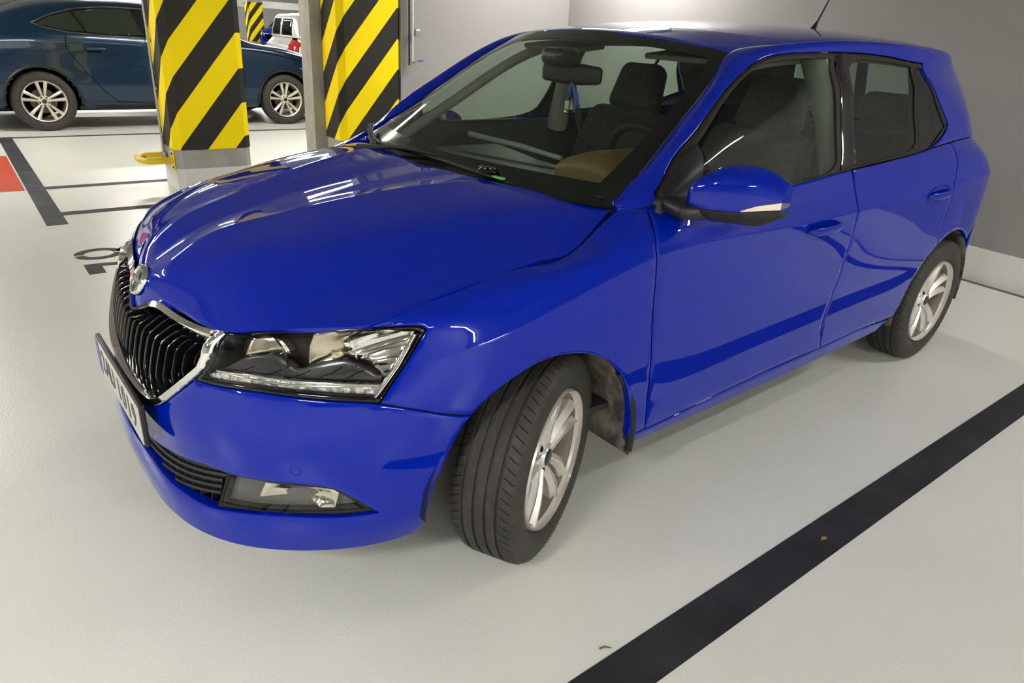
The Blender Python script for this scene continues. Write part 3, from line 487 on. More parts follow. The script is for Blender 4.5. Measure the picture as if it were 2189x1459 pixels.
for nm, off, w in (('parking_sensor', .0006, .013),):
    for (u, v) in ((.71, .34), (.15, .285)):
        X, N = seval(SL, [u], [v]); X = X[0]; N = N[0]*np.sign(-N[0][0]); n = Vector(N); t = n.orthogonal().normalized(); b = n.cross(t)
        for r0, r1, mm, of in ((.0115, .0125, VOID, .0004),):
            mb = MB(); P = [[Vector(X)+n*of+(t*math.cos(a)+b*math.sin(a))*r for r in (r0, r1)] for a in np.linspace(0, 2*math.pi, 32, endpoint=False)]
            mb.grid(np.array(P), cu=True); o = mb.obj(nm, mm, car, None); mirrored(o)
# --- headlamps
hls = panel('headlight', SL, OL['hl_lens'], CLEAR, car, off=.001, depth=0)
sub(panel('headlight_bezel', SL, OL['headlight'], GLOSSB, car, holes=[OL['hl_lens']], off=-.002, depth=.085), hls)
sub(panel('headlight_backing', SL, OL['headlight'], DARKC, car, off=-.085, depth=0, sp=.03, gap=.001), hls)
CRYST = mat('lamp_crystal', (.75, .75, .75), .22, .7, noise=(60, (.25, .25, .25), .45, .6), bump=(70, 1.0, .008))
sub(panel('daytime_light_strip', SL, OL['hl_strip'], CRYST, car, off=-.012, depth=.03, sp=.012), hls)
SHELF = mat('lamp_shelf', (.035, .036, .038), .22, 0, .3)
sub(panel('lamp_shelf', SL, OL['hl_shelf'], SHELF, car, off=-.022, depth=.03, sp=.012), hls)
def bowl(name, u, v, r, depth, off, tilt=0, m=None):
    X, N = seval(SL, [u], [v]); N = N[0]; N = N if N[0] < 0 else -N; n = Vector((-.93, -.34, .10)).normalized(); c = Vector(X[0])-Vector(N)*off
    t = n.cross(Vector((0, 0, 1))).normalized(); b = t.cross(n); A = np.linspace(0, 2*math.pi, 40, endpoint=False); Rr = np.linspace(.012, r, 12)
    P = [[c+(t*math.cos(a)*1.12+b*math.sin(a))*q-n*(depth*(1-(q/r)**2)) for q in Rr] for a in A]
    mb = MB().grid(np.array(P), cu=True); mb.tube([c-n*depth, c-n*(depth-.05)], [.011, .008], n=14)
    o = mb.obj(name, m, None, 40); return [o, mirrored(o)]
REFL = mat('lamp_reflector_chrome', (.86, .85, .80), .06, 1)
WREF = mat('lamp_reflector_satin', (.66, .60, .46), .22, .9)
sub(bowl('reflector_bowl', .56, .70, .062, .05, .028, m=REFL), hls)
sub(bowl('reflector_bowl', .73, .70, .060, .05, .030, m=REFL), hls)
def bulge2(Xb, N, V2):
    c = V2.mean(0); e = V2.max(0)-V2.min(0); q = np.clip(1-((V2[:, 0]-c[0])/e[0]*1.9)**2, 0, 1)**.7*np.clip(1-((V2[:, 1]-c[1])/e[1]*1.9)**2, 0, 1)**.7
    st_ = np.floor((V2[:, 1]-c[1])/.022)*.022+c[1]-V2[:, 1]; return Xb-N*((q*.045+st_*.25)[:, None])
def cylb(Xb, N, V2):
    c = V2[:, 0].mean(); e = np.ptp(V2[:, 0]); q = np.clip(((V2[:, 0]-V2[:, 0].min())/e), 0, 1); return Xb-N*((.030*q**1.5)[:, None])
sub(panel('reflector_shroud', SL, OL['hl_col'], WREF, car, off=-.022, depth=.03, sp=.01, fn=cylb), hls)
sub(panel('reflector_shroud', SL, OL['hl_cyl'], WREF, car, off=-.020, depth=.04, sp=.01, fn=cylb), hls)
sub(panel('outer_reflector', SL, OL['hl_outer'], REFL, car, off=-.014, depth=.02, sp=.008, fn=bulge2), hls)
for k in range(5):   # ribs across the dark shelf
    a = np.array(OL['hl_shelf']); u0, u1 = a[:, 0].min(), a[:, 0].max(); uc = u0+(u1-u0)*(k+.6)/5.6; d = np.array([(uc-.05+.1*t, .60+.07*t) for t in np.linspace(0, 1, 10)]); ok = inpoly(a, d[:, 0], d[:, 1])
    if ok.sum() < 3: continue
    X, N = seval(SL, d[ok, 0], d[ok, 1]); N = np.where(N[:, :1] > 0, -N, N); o = MB().tube([tuple(q_) for q_ in X-N*.0215], .0011, n=5).obj('shelf_rib', VOID, car, 60); sub([o, mirrored(o)], hls)
e_ = [OL['hl_lens'][i] for i in (4, 5, 6, 7)]; d = dens(np.array(e_+[e_[-1]]), .01)[:-1]; d = d-np.array([.010, 0]); X, N = seval(SL, d[:, 0], d[:, 1]); N = np.where(N[:, :1] > 0, -N, N)
o = MB().tube([tuple(q_) for q_ in X-N*.008], .0045, n=8).obj('lamp_trim', CHROME, car, 60); sub([o, mirrored(o)], hls)
# chrome line above the light strip
q = [OL['hl_strip'][i] for i in range(1, 6)]; d = dens(np.array(q+[q[-1]]), .01)[:-1]; X, N = seval(SL, d[:, 0], d[:, 1]); N = np.where(N[:, :1] > 0, -N, N)
o = MB().tube([tuple(p) for p in X-N*.012], .003, n=8).obj('lamp_trim', CHROME, car, 60); sub([o, mirrored(o)], hls)
# --- badge on the nose
X, N = seval(SH, [0.], [.072]); n = Vector(N[0]); n = n if n.z > 0 else -n; c = Vector(X[0]); t = Vector((0, 1, 0)); b = n.cross(t).normalized()
mb = MB()
def P2(r, a, h): return c+(t*math.cos(a)+b*math.sin(a))*r+n*h
A = np.linspace(0, 2*math.pi, 48, endpoint=False)
mb.grid(np.array([[P2(r, a, h) for r, h in ((.043, -.004), (.043, .003), (.0405, .008), (.037, .008), (.034, .003), (.020, .003), (.001, .003))] for a in A]), cu=True)
badge = mb.obj('bonnet_badge', CHROME, car, 40)
BG = mat('badge_black', (.01, .012, .01), .2, 0, .5)
mb = MB().grid(np.array([[P2(r, a, .0040) for r in (.001, .0345)] for a in A]), cu=True); mb.obj('badge_disc', BG, badge, 40)
for rr_ in (.0235,): MB().tube([tuple(P2(rr_+.004, a, .0048)) for a in A], .0012, n=6, closed=True).obj('badge_ring', CHROME, badge, 60)
mb = MB()   # winged arrow inside the ring
for pl in ([(-.020, -.004), (.006, -.004), (.006, -.009), (.021, 0), (.006, .009), (.006, .004), (-.020, .004)], [(-.012, .005), (-.002, .018), (.004, .016), (-.002, .005)], [(-.006, .008), (.006, .020), (.010, .015), (.003, .006)]):
    mb.prism([(1.25*x_, 1.25*y_) for x_, y_ in pl], .0042, .0085, fn=lambda v: tuple(c+b*(-v[1])+t*v[0]+n*v[2]))
mb.obj('badge_emblem', CHROME, badge, 20)
# --- number plate
pc = tag(empty('number_plate', (-.892, 0, .42), parent=car), 'white number plate in a black holder')
WHITE = mat('plate_white', (.50, .50, .45), .35); BLUEP = mat('plate_blue', (.01, .03, .28), .35)
def pl_obj(name, dims, cen, m, r=.004):
    mb = MB().rbox(cen, dims, r, n=3); return mb.obj(name, m, pc, 40)
pl_obj('plate_holder', (.013, .528, .120), (.0055, 0, 0), BLACKP); pl_obj('plate_face', (.003, .516, .108), (-.0025, 0, 0), WHITE, .001)
pl_obj('plate_band', (.001, .044, .108), (-.0045, .236, 0), BLUEP, .0004)
PTXT = mat('plate_text', (.01, .01, .01), .4)
def text_mesh(s, size, name='lettering', bold=0.0, spacing=1.0, depth=.0005):
    cu = bpy.data.curves.new(name, 'FONT'); cu.body = s; cu.size = size; cu.align_x = 'CENTER'; cu.align_y = 'CENTER'; cu.offset = bold; cu.extrude = depth; cu.space_character = spacing
    ob = bpy.data.objects.new(name, cu); COL.objects.link(ob); dg = bpy.context.evaluated_depsgraph_get(); dg.update(); me = bpy.data.meshes.new_from_object(ob.evaluated_get(dg)); bpy.data.objects.remove(ob); me.materials.clear(); return me
for k, chr_ in enumerate('2AU1019'):
    tm = text_mesh(chr_, .092, bold=.0015); to = link('plate_character', tm, PTXT, pc, False)
    to.matrix_local = Matrix(((0, 0, -1, -.0045), (-1, 0, 0, .170-.0565*k-(.028 if k > 2 else 0)), (0, 1, 0, 0), (0, 0, 0, 1)))
# --- door handles
for (u, v), key in (((2.50, .622), 'f'), ((3.405, .637), 'r')):
    X, N = seval(SL, [u, u+.01], [v, v]); c = Vector(X[0]); n = Vector(N[0]); n = n if n.y < 0 else -n; t = Vector(X[1]-X[0]).normalized(); b = n.cross(t)
    if b.z < 0: b = -b
    A = np.linspace(0, 2*math.pi, 36, endpoint=False)
    P = [[c+t*math.cos(a)*.105*q+b*math.sin(a)*.036*q+n*(.0012-.03*(1-q)**.6) for q in (1.0, .93, .75, .5, .25, .02)] for a in A]
    o = MB().grid(np.array(P), cu=True).obj('handle_recess', PAINT, car, 60)
    h = []
    for s in np.linspace(-1, 1, 15):
        h.append(c+t*(s*.108)+n*(.020*(1-abs(s)**3.0)+.006)+b*(.003))
    rr = [.012*math.sqrt(max(.12, 1-abs(s)**6)) for s in np.linspace(-1, 1, 15)]
    mb = MB(); P = []
    for p, r_ in zip(h, rr): P.append([p+b*math.cos(a)*r_*1.25+n*math.sin(a)*r_*.62 for a in np.linspace(0, 2*math.pi, 14, endpoint=False)])
    mb.grid(np.array(P), cv=True); k0 = len(mb.V)-15*14; mb.F += [tuple(range(k0, k0+14)), tuple(range(k0+14*14, k0+15*14))]; mb.M += [0, 0]
    o2 = mb.obj('door_handle', PAINT, car, 60)
    m1 = mirrored(o); m2 = mirrored(o2)
# --- wheels
def tyre_mesh(R=.3015, w=.185, rr=.200):
    h = w/2; pr = [(rr+.001, -h*.72), (rr+.008, -h*.84), (rr+.016, -h*.94), (rr+.035, -h*1.0), (rr+.06, -h*.99), (R-.022, -h*.93), (R-.010, -h*.86), (R-.003, -h*.74)]
    g = []
    for y in (-.047, -.016, .016, .047): g += [(R, y-.0045), (R-.006, y-.0035), (R-.006, y+.0035), (R, y+.0045)]
    pr += g+[(r, -y) for r, y in pr[::-1]]; mb = MB(); mb.lathe(pr, n=96)
    me = mesh('tyre', mb.V, mb.F); return sharp(me, 40)
def sipes(R=.3015):
    mb = MB()   # shoulder cuts, thin dark slots seen as raised lips
    for k in range(72):
        a = 2*math.pi*k/72
        for sd in (-1, 1):
            for (y0, y1) in ((.055, .084),):
                P = []
                for f in (0, .5, 1):
                    y = sd*(y0+(y1-y0)*f); aa = a+.05*f; r = R+.0006-(.004 if f == 1 else .0012*f)
                    P.append([((r)*math.cos(aa-.0035), y, r*math.sin(aa-.0035)), (r*math.cos(aa+.0035), y, r*math.sin(aa+.0035))])
                mb.grid(np.array(P))
    return mb
def rim_mesh(rr=.203, style=0):
    mb = MB()
    mb.lathe([(rr-.006, -.070), (rr-.012, -.064), (rr-.018, -.045), (rr-.03, -.01), (rr-.03, .07), (rr-.01, .09)], n=72, m=1)
    mb.lathe([(rr-.004, -.088), (rr, -.080), (rr+.001, -.073), (rr-.006, -.070), (rr-.013, -.066)], n=72, m=0)
    mb.lathe([(.0, -.060), (.028, -.060), (.031, -.057), (.034, -.050), (.052, -.049), (.062, -.042), (.064, -.005), (.0, .0)], n=40, m=0)
    return mb
def blade(mb, a0, side, rr=.203, style=0):
    # one half of a twin spoke: a folded bar that widens towards the flange
    n = 12; P = []
    for i in range(n):
        f = i/(n-1); r = .036+(rr-.006-.036)*f
        if style == 0: c = side*(.016+.024*f**1.2)+.012*math.sin(f*math.pi); w = .0145+.0085*f
        else: c = side*(.009+.038*f); w = .010+.011*f
        y = -.051-.010*math.sin(f*math.pi*.8)+(-.012*f**2); y2 = -.006-.030*f
        ring = [(c-w, y2), (c-w, y+.012), (c-side*w*.25, y-.003), (c+side*w*.05, y-.004), (c+w, y+(.012 if side < 0 else .012)), (c+w, y2)]
        P.append([(r*math.cos(a0)-q*math.sin(a0), yy, r*math.sin(a0)+q*math.cos(a0)) for q, yy in ring])
    mb.grid(np.array(P), cv=True)
CAPM = mat('hub_cap_black', (.02, .02, .02), .25, .3)
def make_wheel(cx, cy, cz, side, rz, R=.3015, a0=.3, style=0, label=None, parent=car, cheap=False, rimmat=None):
    w = empty('wheel', (cx, cy, cz), rz, parent)
    if side > 0: w.rotation_euler = (0, 0, rz+math.pi)
    if R not in TY: TY[R] = tyre_mesh(R, rr=R-.1015)
    t = link('tyre', TY[R], None, w, False)
    if not TY[R].materials: TY[R].materials.append(RUBBER)
    if not cheap:
        s_ = sipes(R).obj('tread_cuts', VOID, w, 60, False); s_['kind'] = 'stuff'
    key = (R, style)
    if key not in RM:
        mb = rim_mesh(R-.0985, style)
        for k in range(5):
            for sd in (-1, 1): blade(mb, 2*math.pi*k/5+a0, sd, R-.0985, style)
        me = mesh('rim', mb.V, mb.F, mb.M)
        import bmesh
        bm = bmesh.new(); bm.from_mesh(me); bmesh.ops.recalc_face_normals(bm, faces=bm.faces); bm.to_mesh(me); bm.free(); RM[key] = sharp(me, 30)
    me = RM[key]
    if not me.materials: me.materials.append(rimmat or ALLOY); me.materials.append(ALLOYD)
    r_ = link('rim', me, None, w, False)
    if ('cap', style) not in RM:
        mb = MB().lathe([(.0, -.0635), (.021, -.063), (.024, -.061), (.025, -.0575)], n=32)
        RM[('cap', style)] = sharp(mesh('hub_cap', mb.V, mb.F), 40); RM[('cap', style)].materials.append(CAPM)
        mb = MB()
        mb.lathe([(.0, -.0515), (.0085, -.0515), (.0095, -.050)], n=14)
        RM[('bolt', style)] = sharp(mesh('bolt_hole', mb.V, mb.F), 40); RM[('bolt', style)].materials.append(VOID)
        mb = MB().lathe([(.06, .0), (.135, .0), (.135, .02), (.06, .02)], n=48); RM[('disc', style)] = sharp(mesh('brake_disc', mb.V, mb.F), 30); RM[('disc', style)].materials.append(DISC)
    link('hub_cap', RM[('cap', style)], None, w, False)
    for k in range(5):
        a = 2*math.pi*(k+.5)/5+a0; bo_ = link('bolt_hole', RM[('bolt', style)], None, w, False); bo_.location = (.047*math.cos(a), 0, .047*math.sin(a))
    link('brake_disc', RM[('disc', style)], None, w, False)
    return w
TY = {}; RM = {}; DISC = mat('brake_disc_metal', (.10, .09, .085), .55, .7)
ST = math.radians(26)
make_wheel(-.023, -.745, .3005, -1, ST); make_wheel(-.0, .745, .3005, 1, ST); make_wheel(2.47, -.738, .3005, -1, 0, a0=.3); make_wheel(2.47, .738, .3005, 1, 0)
# --- wheel housings
DUST = mat('wheel_arch_liner', (.05, .046, .04), .85, noise=(14, (.30, .27, .22), .40, .70), bump=(60, .6, .004))
def liner(cx, cz, r, a0, a1, y0, y1, name='wheel_arch_liner', m=None):
    A = np.linspace(a0, a1, 26); P = [[(cx+r*math.cos(a), y0, cz+r*math.sin(a)), (cx+r*math.cos(a), (y0+y1)/2, cz+r*math.sin(a)), (cx+r*math.cos(a), y1, cz+r*math.sin(a))] for a in A]
    mb = MB().grid(np.array(P)); k = len(mb.V)
    mb.add([(cx, y1, cz-.1)]+[(cx+r*math.cos(a), y1, cz+r*math.sin(a)) for a in A], [(0, i, i+1) for i in range(1, len(A))])
    o = mb.obj(name, m or DUST, car, 40); mirrored(o)
liner(-.045, .285, .365, -.20, 1.2, -.832, -.42); liner(-.045, .285, .365, 1.2, math.pi+.03, -.82, -.42, m=BLACKP); liner(2.42, .295, .365, -.1, math.pi+.1, -.825, -.40)
o = MB().tube([(-.045+.353*math.cos(a), -.835, .285+.353*math.sin(a)) for a in np.linspace(-.14, .75, 14)], .012, n=8).obj('arch_edge_flap', BLACKP, car, 60); mirrored(o)
# underbody
mb = MB().box((1.2, 0, .20), (1.70, 1.42, .03)); mb.box((-.62, 0, .20), (.30, 1.0, .03)); mb.box((2.95, 0, .30), (.2, 1.2, .03)); mb.box((.0, 0, .45), (.9, .82, .3)); mb.box((2.45, 0, .5), (.8, .78, .3))
mb.obj('underbody', VOID, car, 30, False)
# --- door mirrors
def mirror():
    n = 22; T_ = np.linspace(0, 1, n)
    y = -.865-.205*T_; xf = np.interp(T_, [0, .08, .35, .7, 1], [.352, .338, .352, .40, .462]); xr = np.interp(T_, [0, .5, 1], [.445, .478, .500])
    zt = curve([(0, 0, 1.060), (.22, 0, 1.092), (.5, 0, 1.106), (.8, 0, 1.094), (1, 0, 1.070)], n)[:, 2]; zb = np.interp(T_, [0, .6, 1], [.993, .996, 1.012]); zl = np.interp(T_, [0, .25, .8, 1], [.965, .957, .962, .990])
    def shellm(zlo, zhi, name, m, grow=0, t0=0, t1=n, x0=None):
        P = []
        for i in range(t0, t1):
            a, b, c_, d_ = xf[i]-grow, xr[i]+(grow if grow < .001 else 0), zlo[i], zhi[i]; zm = (zb[i]+zt[i])/2; ring = []
            for q in np.linspace(-1, 1, 13):    # front face profile from bottom to top
                z = c_+(d_-c_)*(q+1)/2; w = abs((z-(zl[i]+zt[i])/2)/((zt[i]-zl[i])/2)); ring.append((a+(b-a)*.58*w**4.2*(1 if z > zm else .7), y[i], z))
            ring.append((b, y[i], d_-.004)); ring.append((b, y[i], c_+.004)); P.append(ring)
        mb = MB().grid(np.array(P), cv=True); k = len(P); r_ = 15; mb.F += [tuple(range(r_)), tuple(range((k-1)*r_, k*r_))]; mb.M += [0, 0]
        return mb.obj(name, m, car, 40)
    out = [shellm(zb, zt, 'mirror_cap', PAINT), shellm(zl, zb-.0015, 'mirror_housing', BLACKP)]
    # indicator lens wrapping the outer lower corner
    i0 = 14; out.append(shellm(zb+.0005, zb+np.interp(T_, [.64, .8, 1], [.001, .013, .018]), 'mirror_indicator', INDM, grow=.0015, t0=i0, t1=n))
    arm = MB().rbox((0, 0, 0), (.10, .13, .040), .018, n=4, R=[list(r) for r in Matrix.Rotation(math.radians(-22), 3, 'Z')]); out.append(MB().add(np.array(arm.V)+np.array((.372, -.850, .979)), arm.F).obj('mirror_arm', BLACKP, car, 45))
    gls = [(xr[i]+.001, y[i], z) for i in (1, n-2) for z in (zb[i]+.0, zt[i]-.010)]; out.append(MB().add(gls, [(0, 1, 3, 2)]).obj('mirror_glass', CHROME, car, 45))
    # the far mirror is folded back against the door
    rot = Matrix.Rotation(math.radians(-62), 4, 'Z'); pv = Vector((.40, .86, 0))
    for o in out:
        c = mirrored(o)
        if o.name.startswith('mirror_arm'): c.data.transform(Matrix.Translation((.16, -.02, -.03)))
        else: c.data.transform(Matrix.Translation(pv+Vector((.20, -.02, -.075))) @ rot @ Matrix.Translation(-pv))
INDM = mat('indicator_lens', (.75, .62, .50), .12, .2, 1)
mirror()
# --- wipers, cowl, washer parts
COWL = mat('cowl_plastic', (.015, .015, .016), .55)
v = np.linspace(-SH.umax, SH.umax, 50); X, N = seval(SH, v, np.full(50, SH.vmax-.01)); Xw, Nw = seval(SWs, np.linspace(-SWs.umax, SWs.umax, 50), np.full(50, .03))
MB().grid(np.stack([X-[0, 0, .012], (X+Xw)/2-[0, 0, .02], Xw-[0, 0, .012]], 1)).obj('cowl_panel', COWL, car, 40)
def wiper(pts, arm, name='wiper'):
    w = empty(name, pts[0], 0, car); P = [np.array(p) for p in pts]; o = Vector(pts[0])
    L_ = lambda q: [tuple(Vector(p)-o) for p in q]
    C_ = curve(P, 14)
    MB().tube(L_(C_), [.004]+[.0075]*12+[.004], n=8).obj('wiper_blade', BLACKP, w, 50)
    MB().tube(L_(C_-np.array([-.004, 0, .010])), .0035, n=6).obj('wiper_rubber', VOID, w, 50)
    MB().tube(L_(curve(arm, 10)), [.012, .012, .010, .009, .008, .008, .007, .007, .006, .006], n=8).obj('wiper_arm', SATIN, w, 50)
wiper([(.105, .31, .985), (.118, .15, .987), (.128, -.02, .985), (.142, -.2, .977), (.17, -.375, .966)], [(.06, .40, .960), (.07, .30, .972), (.09, .18, .990), (.105, .05, .998), (.118, -.04, .997)])
wiper([(.12, .34, .975), (.155, .45, .978), (.20, .56, .985), (.245, .63, 1.005)], [(.09, .33, .965), (.13, .43, .985), (.175, .53, .998), (.215, .60, 1.008)])
# --- aerial
MB().tube([(2.29, 0, 1.462), (2.30, 0, 1.478), (2.318, 0, 1.505)], [.020, .014, .007], n=14).obj('aerial_base', BLACKP, car, 50)
MB().tube([(2.316, 0, 1.50), (2.384, 0, 1.608), (2.44, 0, 1.70)], [.0055, .0045, .004], n=8).obj('aerial', BLACKP, car, 50)
# --- cabin
FAB = mat('seat_fabric', (.022, .022, .022), .9, noise=(60, (.04, .04, .04), .4, .7)); TRIMC = mat('cabin_trim', (.030, .030, .031), .6); BEIGE = mat('light_headliner', (.20, .195, .17), .9)
TAN = mat('dashboard_pad', (.028, .028, .027), .5); STRIPM = mat('dash_decor_strip', (.45, .47, .45), .3, .4)
def seat(x, y):
    s = empty('front_seat', (x, y, .30), 0, car)
    Rb = [[math.cos(.30), 0, math.sin(.30)], [0, 1, 0], [-math.sin(.30), 0, math.cos(.30)]]
    MB().rbox((-.10, 0, .18), (.52, .50, .16), .06).obj('seat_cushion', FAB, s, 45)
    def back(P): P = P.copy(); t = P[:, 2]/.33; P[:, 1] *= 1-.18*np.clip(t, 0, 1)**2; P[:, 0] -= .05*(np.abs(P[:, 1])/.25)**2*(P[:, 0] < 0); return P
    MB().rbox((.26, 0, .46), (.13, .50, .66), .06, fn=back, R=Rb).obj('seat_back', FAB, s, 45)
    def hd(P): P = P.copy(); t = P[:, 2]/.1; P[:, 1] *= 1-.13*np.clip(t, -1, 1)+0; return P
    MB().rbox((.375, 0, .873), (.10, .27, .215), .045, fn=hd, R=Rb).obj('headrest', FAB, s, 45)
    m = MB()
    for q in (-.07, .07): m.tube([(.345, q, .72), (.37, q, .80)], .006, n=8)
    m.obj('headrest_posts', CHROME, s, 50)['kind'] = 'stuff'
    return s
seat(1.13, .36); seat(1.13, -.36)
r_ = empty('rear_seat', (2.15, 0, .30), 0, car)
MB().rbox((-.05, 0, .16), (.50, 1.20, .18), .06).obj('seat_cushion', FAB, r_, 45); MB().rbox((.30, 0, .45), (.15, 1.22, .58), .06, R=[[math.cos(.35), 0, math.sin(.35)], [0, 1, 0], [-math.sin(.35), 0, math.cos(.35)]]).obj('seat_back', FAB, r_, 45)
for q in (-.34, .34): MB().rbox((.40, q, .84), (.10, .26, .15), .045).obj('headrest', FAB, r_, 45)
d = empty('dashboard', (.6, 0, .9), 0, car)
def dsh(P): P = P.copy(); P[:, 0] += .13*(np.abs(P[:, 1])/.7)**2.2*(P[:, 0] < .3); return P
MB().rbox((-.08, 0, -.08), (.60, 1.38, .16), .05, fn=dsh, n=5).obj('dashboard_top', TAN, d, 45)
MB().rbox((.17, 0, -.22), (.16, 1.30, .22), .05).obj('dashboard_face', TRIMC, d, 45)
MB().tube([(.10, .60, .055), (.15, .3, .045), (.18, .08, .03)], [.012, .012, .010], n=8).obj('decor_strip', STRIPM, d, 50)
def hoodf(P): P = P.copy(); P[:, 2] = np.where(P[:, 2] > 0, P[:, 2]*(1-.95*np.abs(P[:, 1]/.2)**2.2), P[:, 2]); return P
MB().rbox((.05, -.35, .05), (.30, .40, .17), .06, fn=hoodf).obj('instrument_hood', mat('instrument_hood_pad', (.16, .095, .025), .45), d, 45)
sw = empty('steering_wheel', (.80, -.36, .955), 0, car); tilt = math.radians(28)
P = []
for a in np.linspace(0, 2*math.pi, 40, endpoint=False): P.append((math.sin(a)*.178*math.sin(tilt), math.cos(a)*.178, math.sin(a)*.178*math.cos(tilt)))
# wheel plane leans: top forward
P = [(p[0]*-1, p[1], p[2]) for p in P]
MB().tube(P, .015, n=10, closed=True).obj('wheel_rim', SATIN, sw, 60)
MB().rbox((0, 0, 0), (.06, .16, .12), .03, R=[[math.cos(-tilt), 0, math.sin(-tilt)], [0, 1, 0], [-math.sin(-tilt), 0, math.cos(-tilt)]]).obj('wheel_boss', SATIN, sw, 45)
for e_ in ((0, .165, 0), (0, -.165, 0), (.075, 0, -.15)): MB().tube([(0, e_[1]*.3, e_[2]*.3), e_], .012, n=8).obj('wheel_spoke', SATIN, sw, 50)
rv = empty('interior_mirror', (.70, 0, 1.26), 0, car)
def rvf(P): P = P.copy(); P[:, 2] *= 1-.25*(P[:, 1]/.12)**2; return P
MB().rbox((.02, 0, -.01), (.035, .24, .075), .017, fn=rvf, R=[[math.cos(.35), -math.sin(.35), 0], [math.sin(.35), math.cos(.35), 0], [0, 0, 1]]).obj('mirror_housing', BLACKP, rv, 45)
MB().rbox((-.03, .02, .045), (.10, .11, .06), .025).obj('sensor_cover', BLACKP, rv, 45)
for sgn in (-1, 1):   # door cards, pillars
    mb = MB().rbox((1.25, sgn*.785, .70), (1.85, .03, .58), .014); mb.obj('door_card', TRIMC, car, 45)
    mb = MB().tube([(1.36, sgn*.755, .95), (1.33, sgn*.69, 1.15), (1.30, sgn*.585, 1.385)], [.055, .045, .045], n=10); mb.obj('pillar_lining', BEIGE, car, 50)
    P = [(.38, sgn*.64, .95), (.62, sgn*.575, 1.11), (.92, sgn*.51, 1.29), (1.15, sgn*.53, 1.34), (1.5, sgn*.555, 1.365), (2.0, sgn*.55, 1.365), (2.4, sgn*.50, 1.34)]
    MB().tube(curve(P, 30), .022, n=8).obj('pillar_lining', BEIGE, car, 50)
    mb = MB().tube([(2.34, sgn*.64, 1.0), (2.38, sgn*.56, 1.22), (2.42, sgn*.49, 1.34)], [.07, .06, .05], n=10); mb.obj('pillar_lining', TRIMC, car, 50)
    MB().tube([(1.34, sgn*.66, 1.20), (1.38, sgn*.62, 1.0), (1.45, sgn*.55, .7)], .018, n=6).obj('seat_belt', mat('belt_webbing', (.03, .03, .03), .8), car, 50)
    MB().rbox((.98, sgn*.34, 1.335), (.15, .34, .02), .008, R=[[math.cos(.12), 0, -math.sin(.12)], [0, 1, 0], [math.sin(.12), 0, math.cos(.12)]]).obj('sun_visor', BEIGE, car, 45)
sheet('headliner', SRf, BEIGE, 25, 30, car, off=-.045, depth=0, v0=.16, u1=.47)
MB().box((1.3, 0, .34), (2.2, 1.45, .02)).obj('cabin_floor', TRIMC, car, 30)
MB().rbox((.95, 0, .50), (1.0, .22, .28), .04).obj('centre_console', TRIMC, car, 45)
# small things carried in the car
ch = tag(empty('hanging_charm', (.71, -.01, 1.22)), 'small metal charm on a blue cord hanging from the interior mirror', 'charm')
BLC = mat('blue_cord', (.03, .12, .45), .7); MET = mat('charm_metal', (.55, .50, .42), .3, .8)
MB().tube([(0, .0, 0), (.0, .012, -.035), (0, .010, -.058)], .0022, n=6).obj('cord', BLC, ch, 50)
MB().tube([(0, .0, 0), (.0, .0, -.035), (0, .008, -.058)], .0022, n=6).obj('cord', BLC, ch, 50)
MB().tube([(0, -.006, 0), (.01, -.022, -.05), (.012, -.018, -.10)], [.003, .006, .004], n=6).obj('tassel', BLC, ch, 50)
MB().tube([(0, -.006, 0), (.012, -.028, -.04), (.018, -.030, -.085)], [.003, .005, .003], n=6).obj('tassel', BLC, ch, 50)
MB().rbox((0, .010, -.078), (.010, .020, .036), .004).obj('charm_body', MET, ch, 45); MB().rbox((0, .012, -.103), (.012, .018, .014), .005).obj('charm_bead', CHROME, ch, 45)
gh = tag(empty('windscreen_gadget', (.146, -.275, .990)), 'small black gadget with chrome studs and bright green tab at the windscreen base', 'gadget')
GRN = mat('green_tab', (.12, .55, .10), .35)
MB().lathe([(0, .012), (.018, .010), (.030, .003), (.032, -.002), (0, -.003)], n=28, axis='z').obj('suction_cup', GLOSSB, gh, 40)
for a in np.linspace(.4, 3.6, 6): MB().rbox((.026*math.cos(a+1.4), .026*math.sin(a+1.4), .009), (.004, .004, .003), .001, n=2).obj('metal_stud', CHROME, gh, 45)
MB().rbox((.0, -.055, -.012), (.018, .048, .005), .0024, n=3).obj('pull_tab', GRN, gh, 45)
MB().box((.27, -.60, .975), (.035, .10, .001)).obj('windscreen_sticker', BLUEP, car, 20)
for k, s_ in enumerate(('o--o', 'GLAZING')):   # faint etched print on the rear door glass
    pass
# ------------------------------------------------------------------ the garage
BA = math.radians(-1.068); cb, sb = math.cos(BA), math.sin(BA)
def bay(x, y, z=0): return (x*cb-y*sb, x*sb+y*cb, z)
FLOORM = mat('floor_epoxy', (.715, .725, .66), .30, noise=(1.4, (.675, .685, .62), .35, .7), bump=(110, .25, .004))
PAINTW = mat('white_paint', (.70, .70, .66), .7, bump=(60, .15, .002))
WALLM = mat('wall_plaster', (.28, .27, .263), .9, bump=(300, .35, .002))
CONC = mat('bare_concrete', (.30, .29, .26), .85, noise=(7, (.38, .37, .34), .3, .7), bump=(40, .2, .002))
CEILM = mat('ceiling_paint', (.24, .235, .22), .9)
LINEM = mat('black_line_paint', (.020, .021, .024), .6, spec=.25, noise=(6, (.035, .036, .04), .4, .7), bump=(150, .15, .002))
LINEW = mat('worn_line_paint', (.030, .034, .038), .65, spec=.2, noise=(5, (.07, .07, .075), .45, .75))
REDM = mat('red_floor_paint', (.55, .07, .025), .4)
YEL = mat('yellow_paint', (.80, .56, .01), .4)
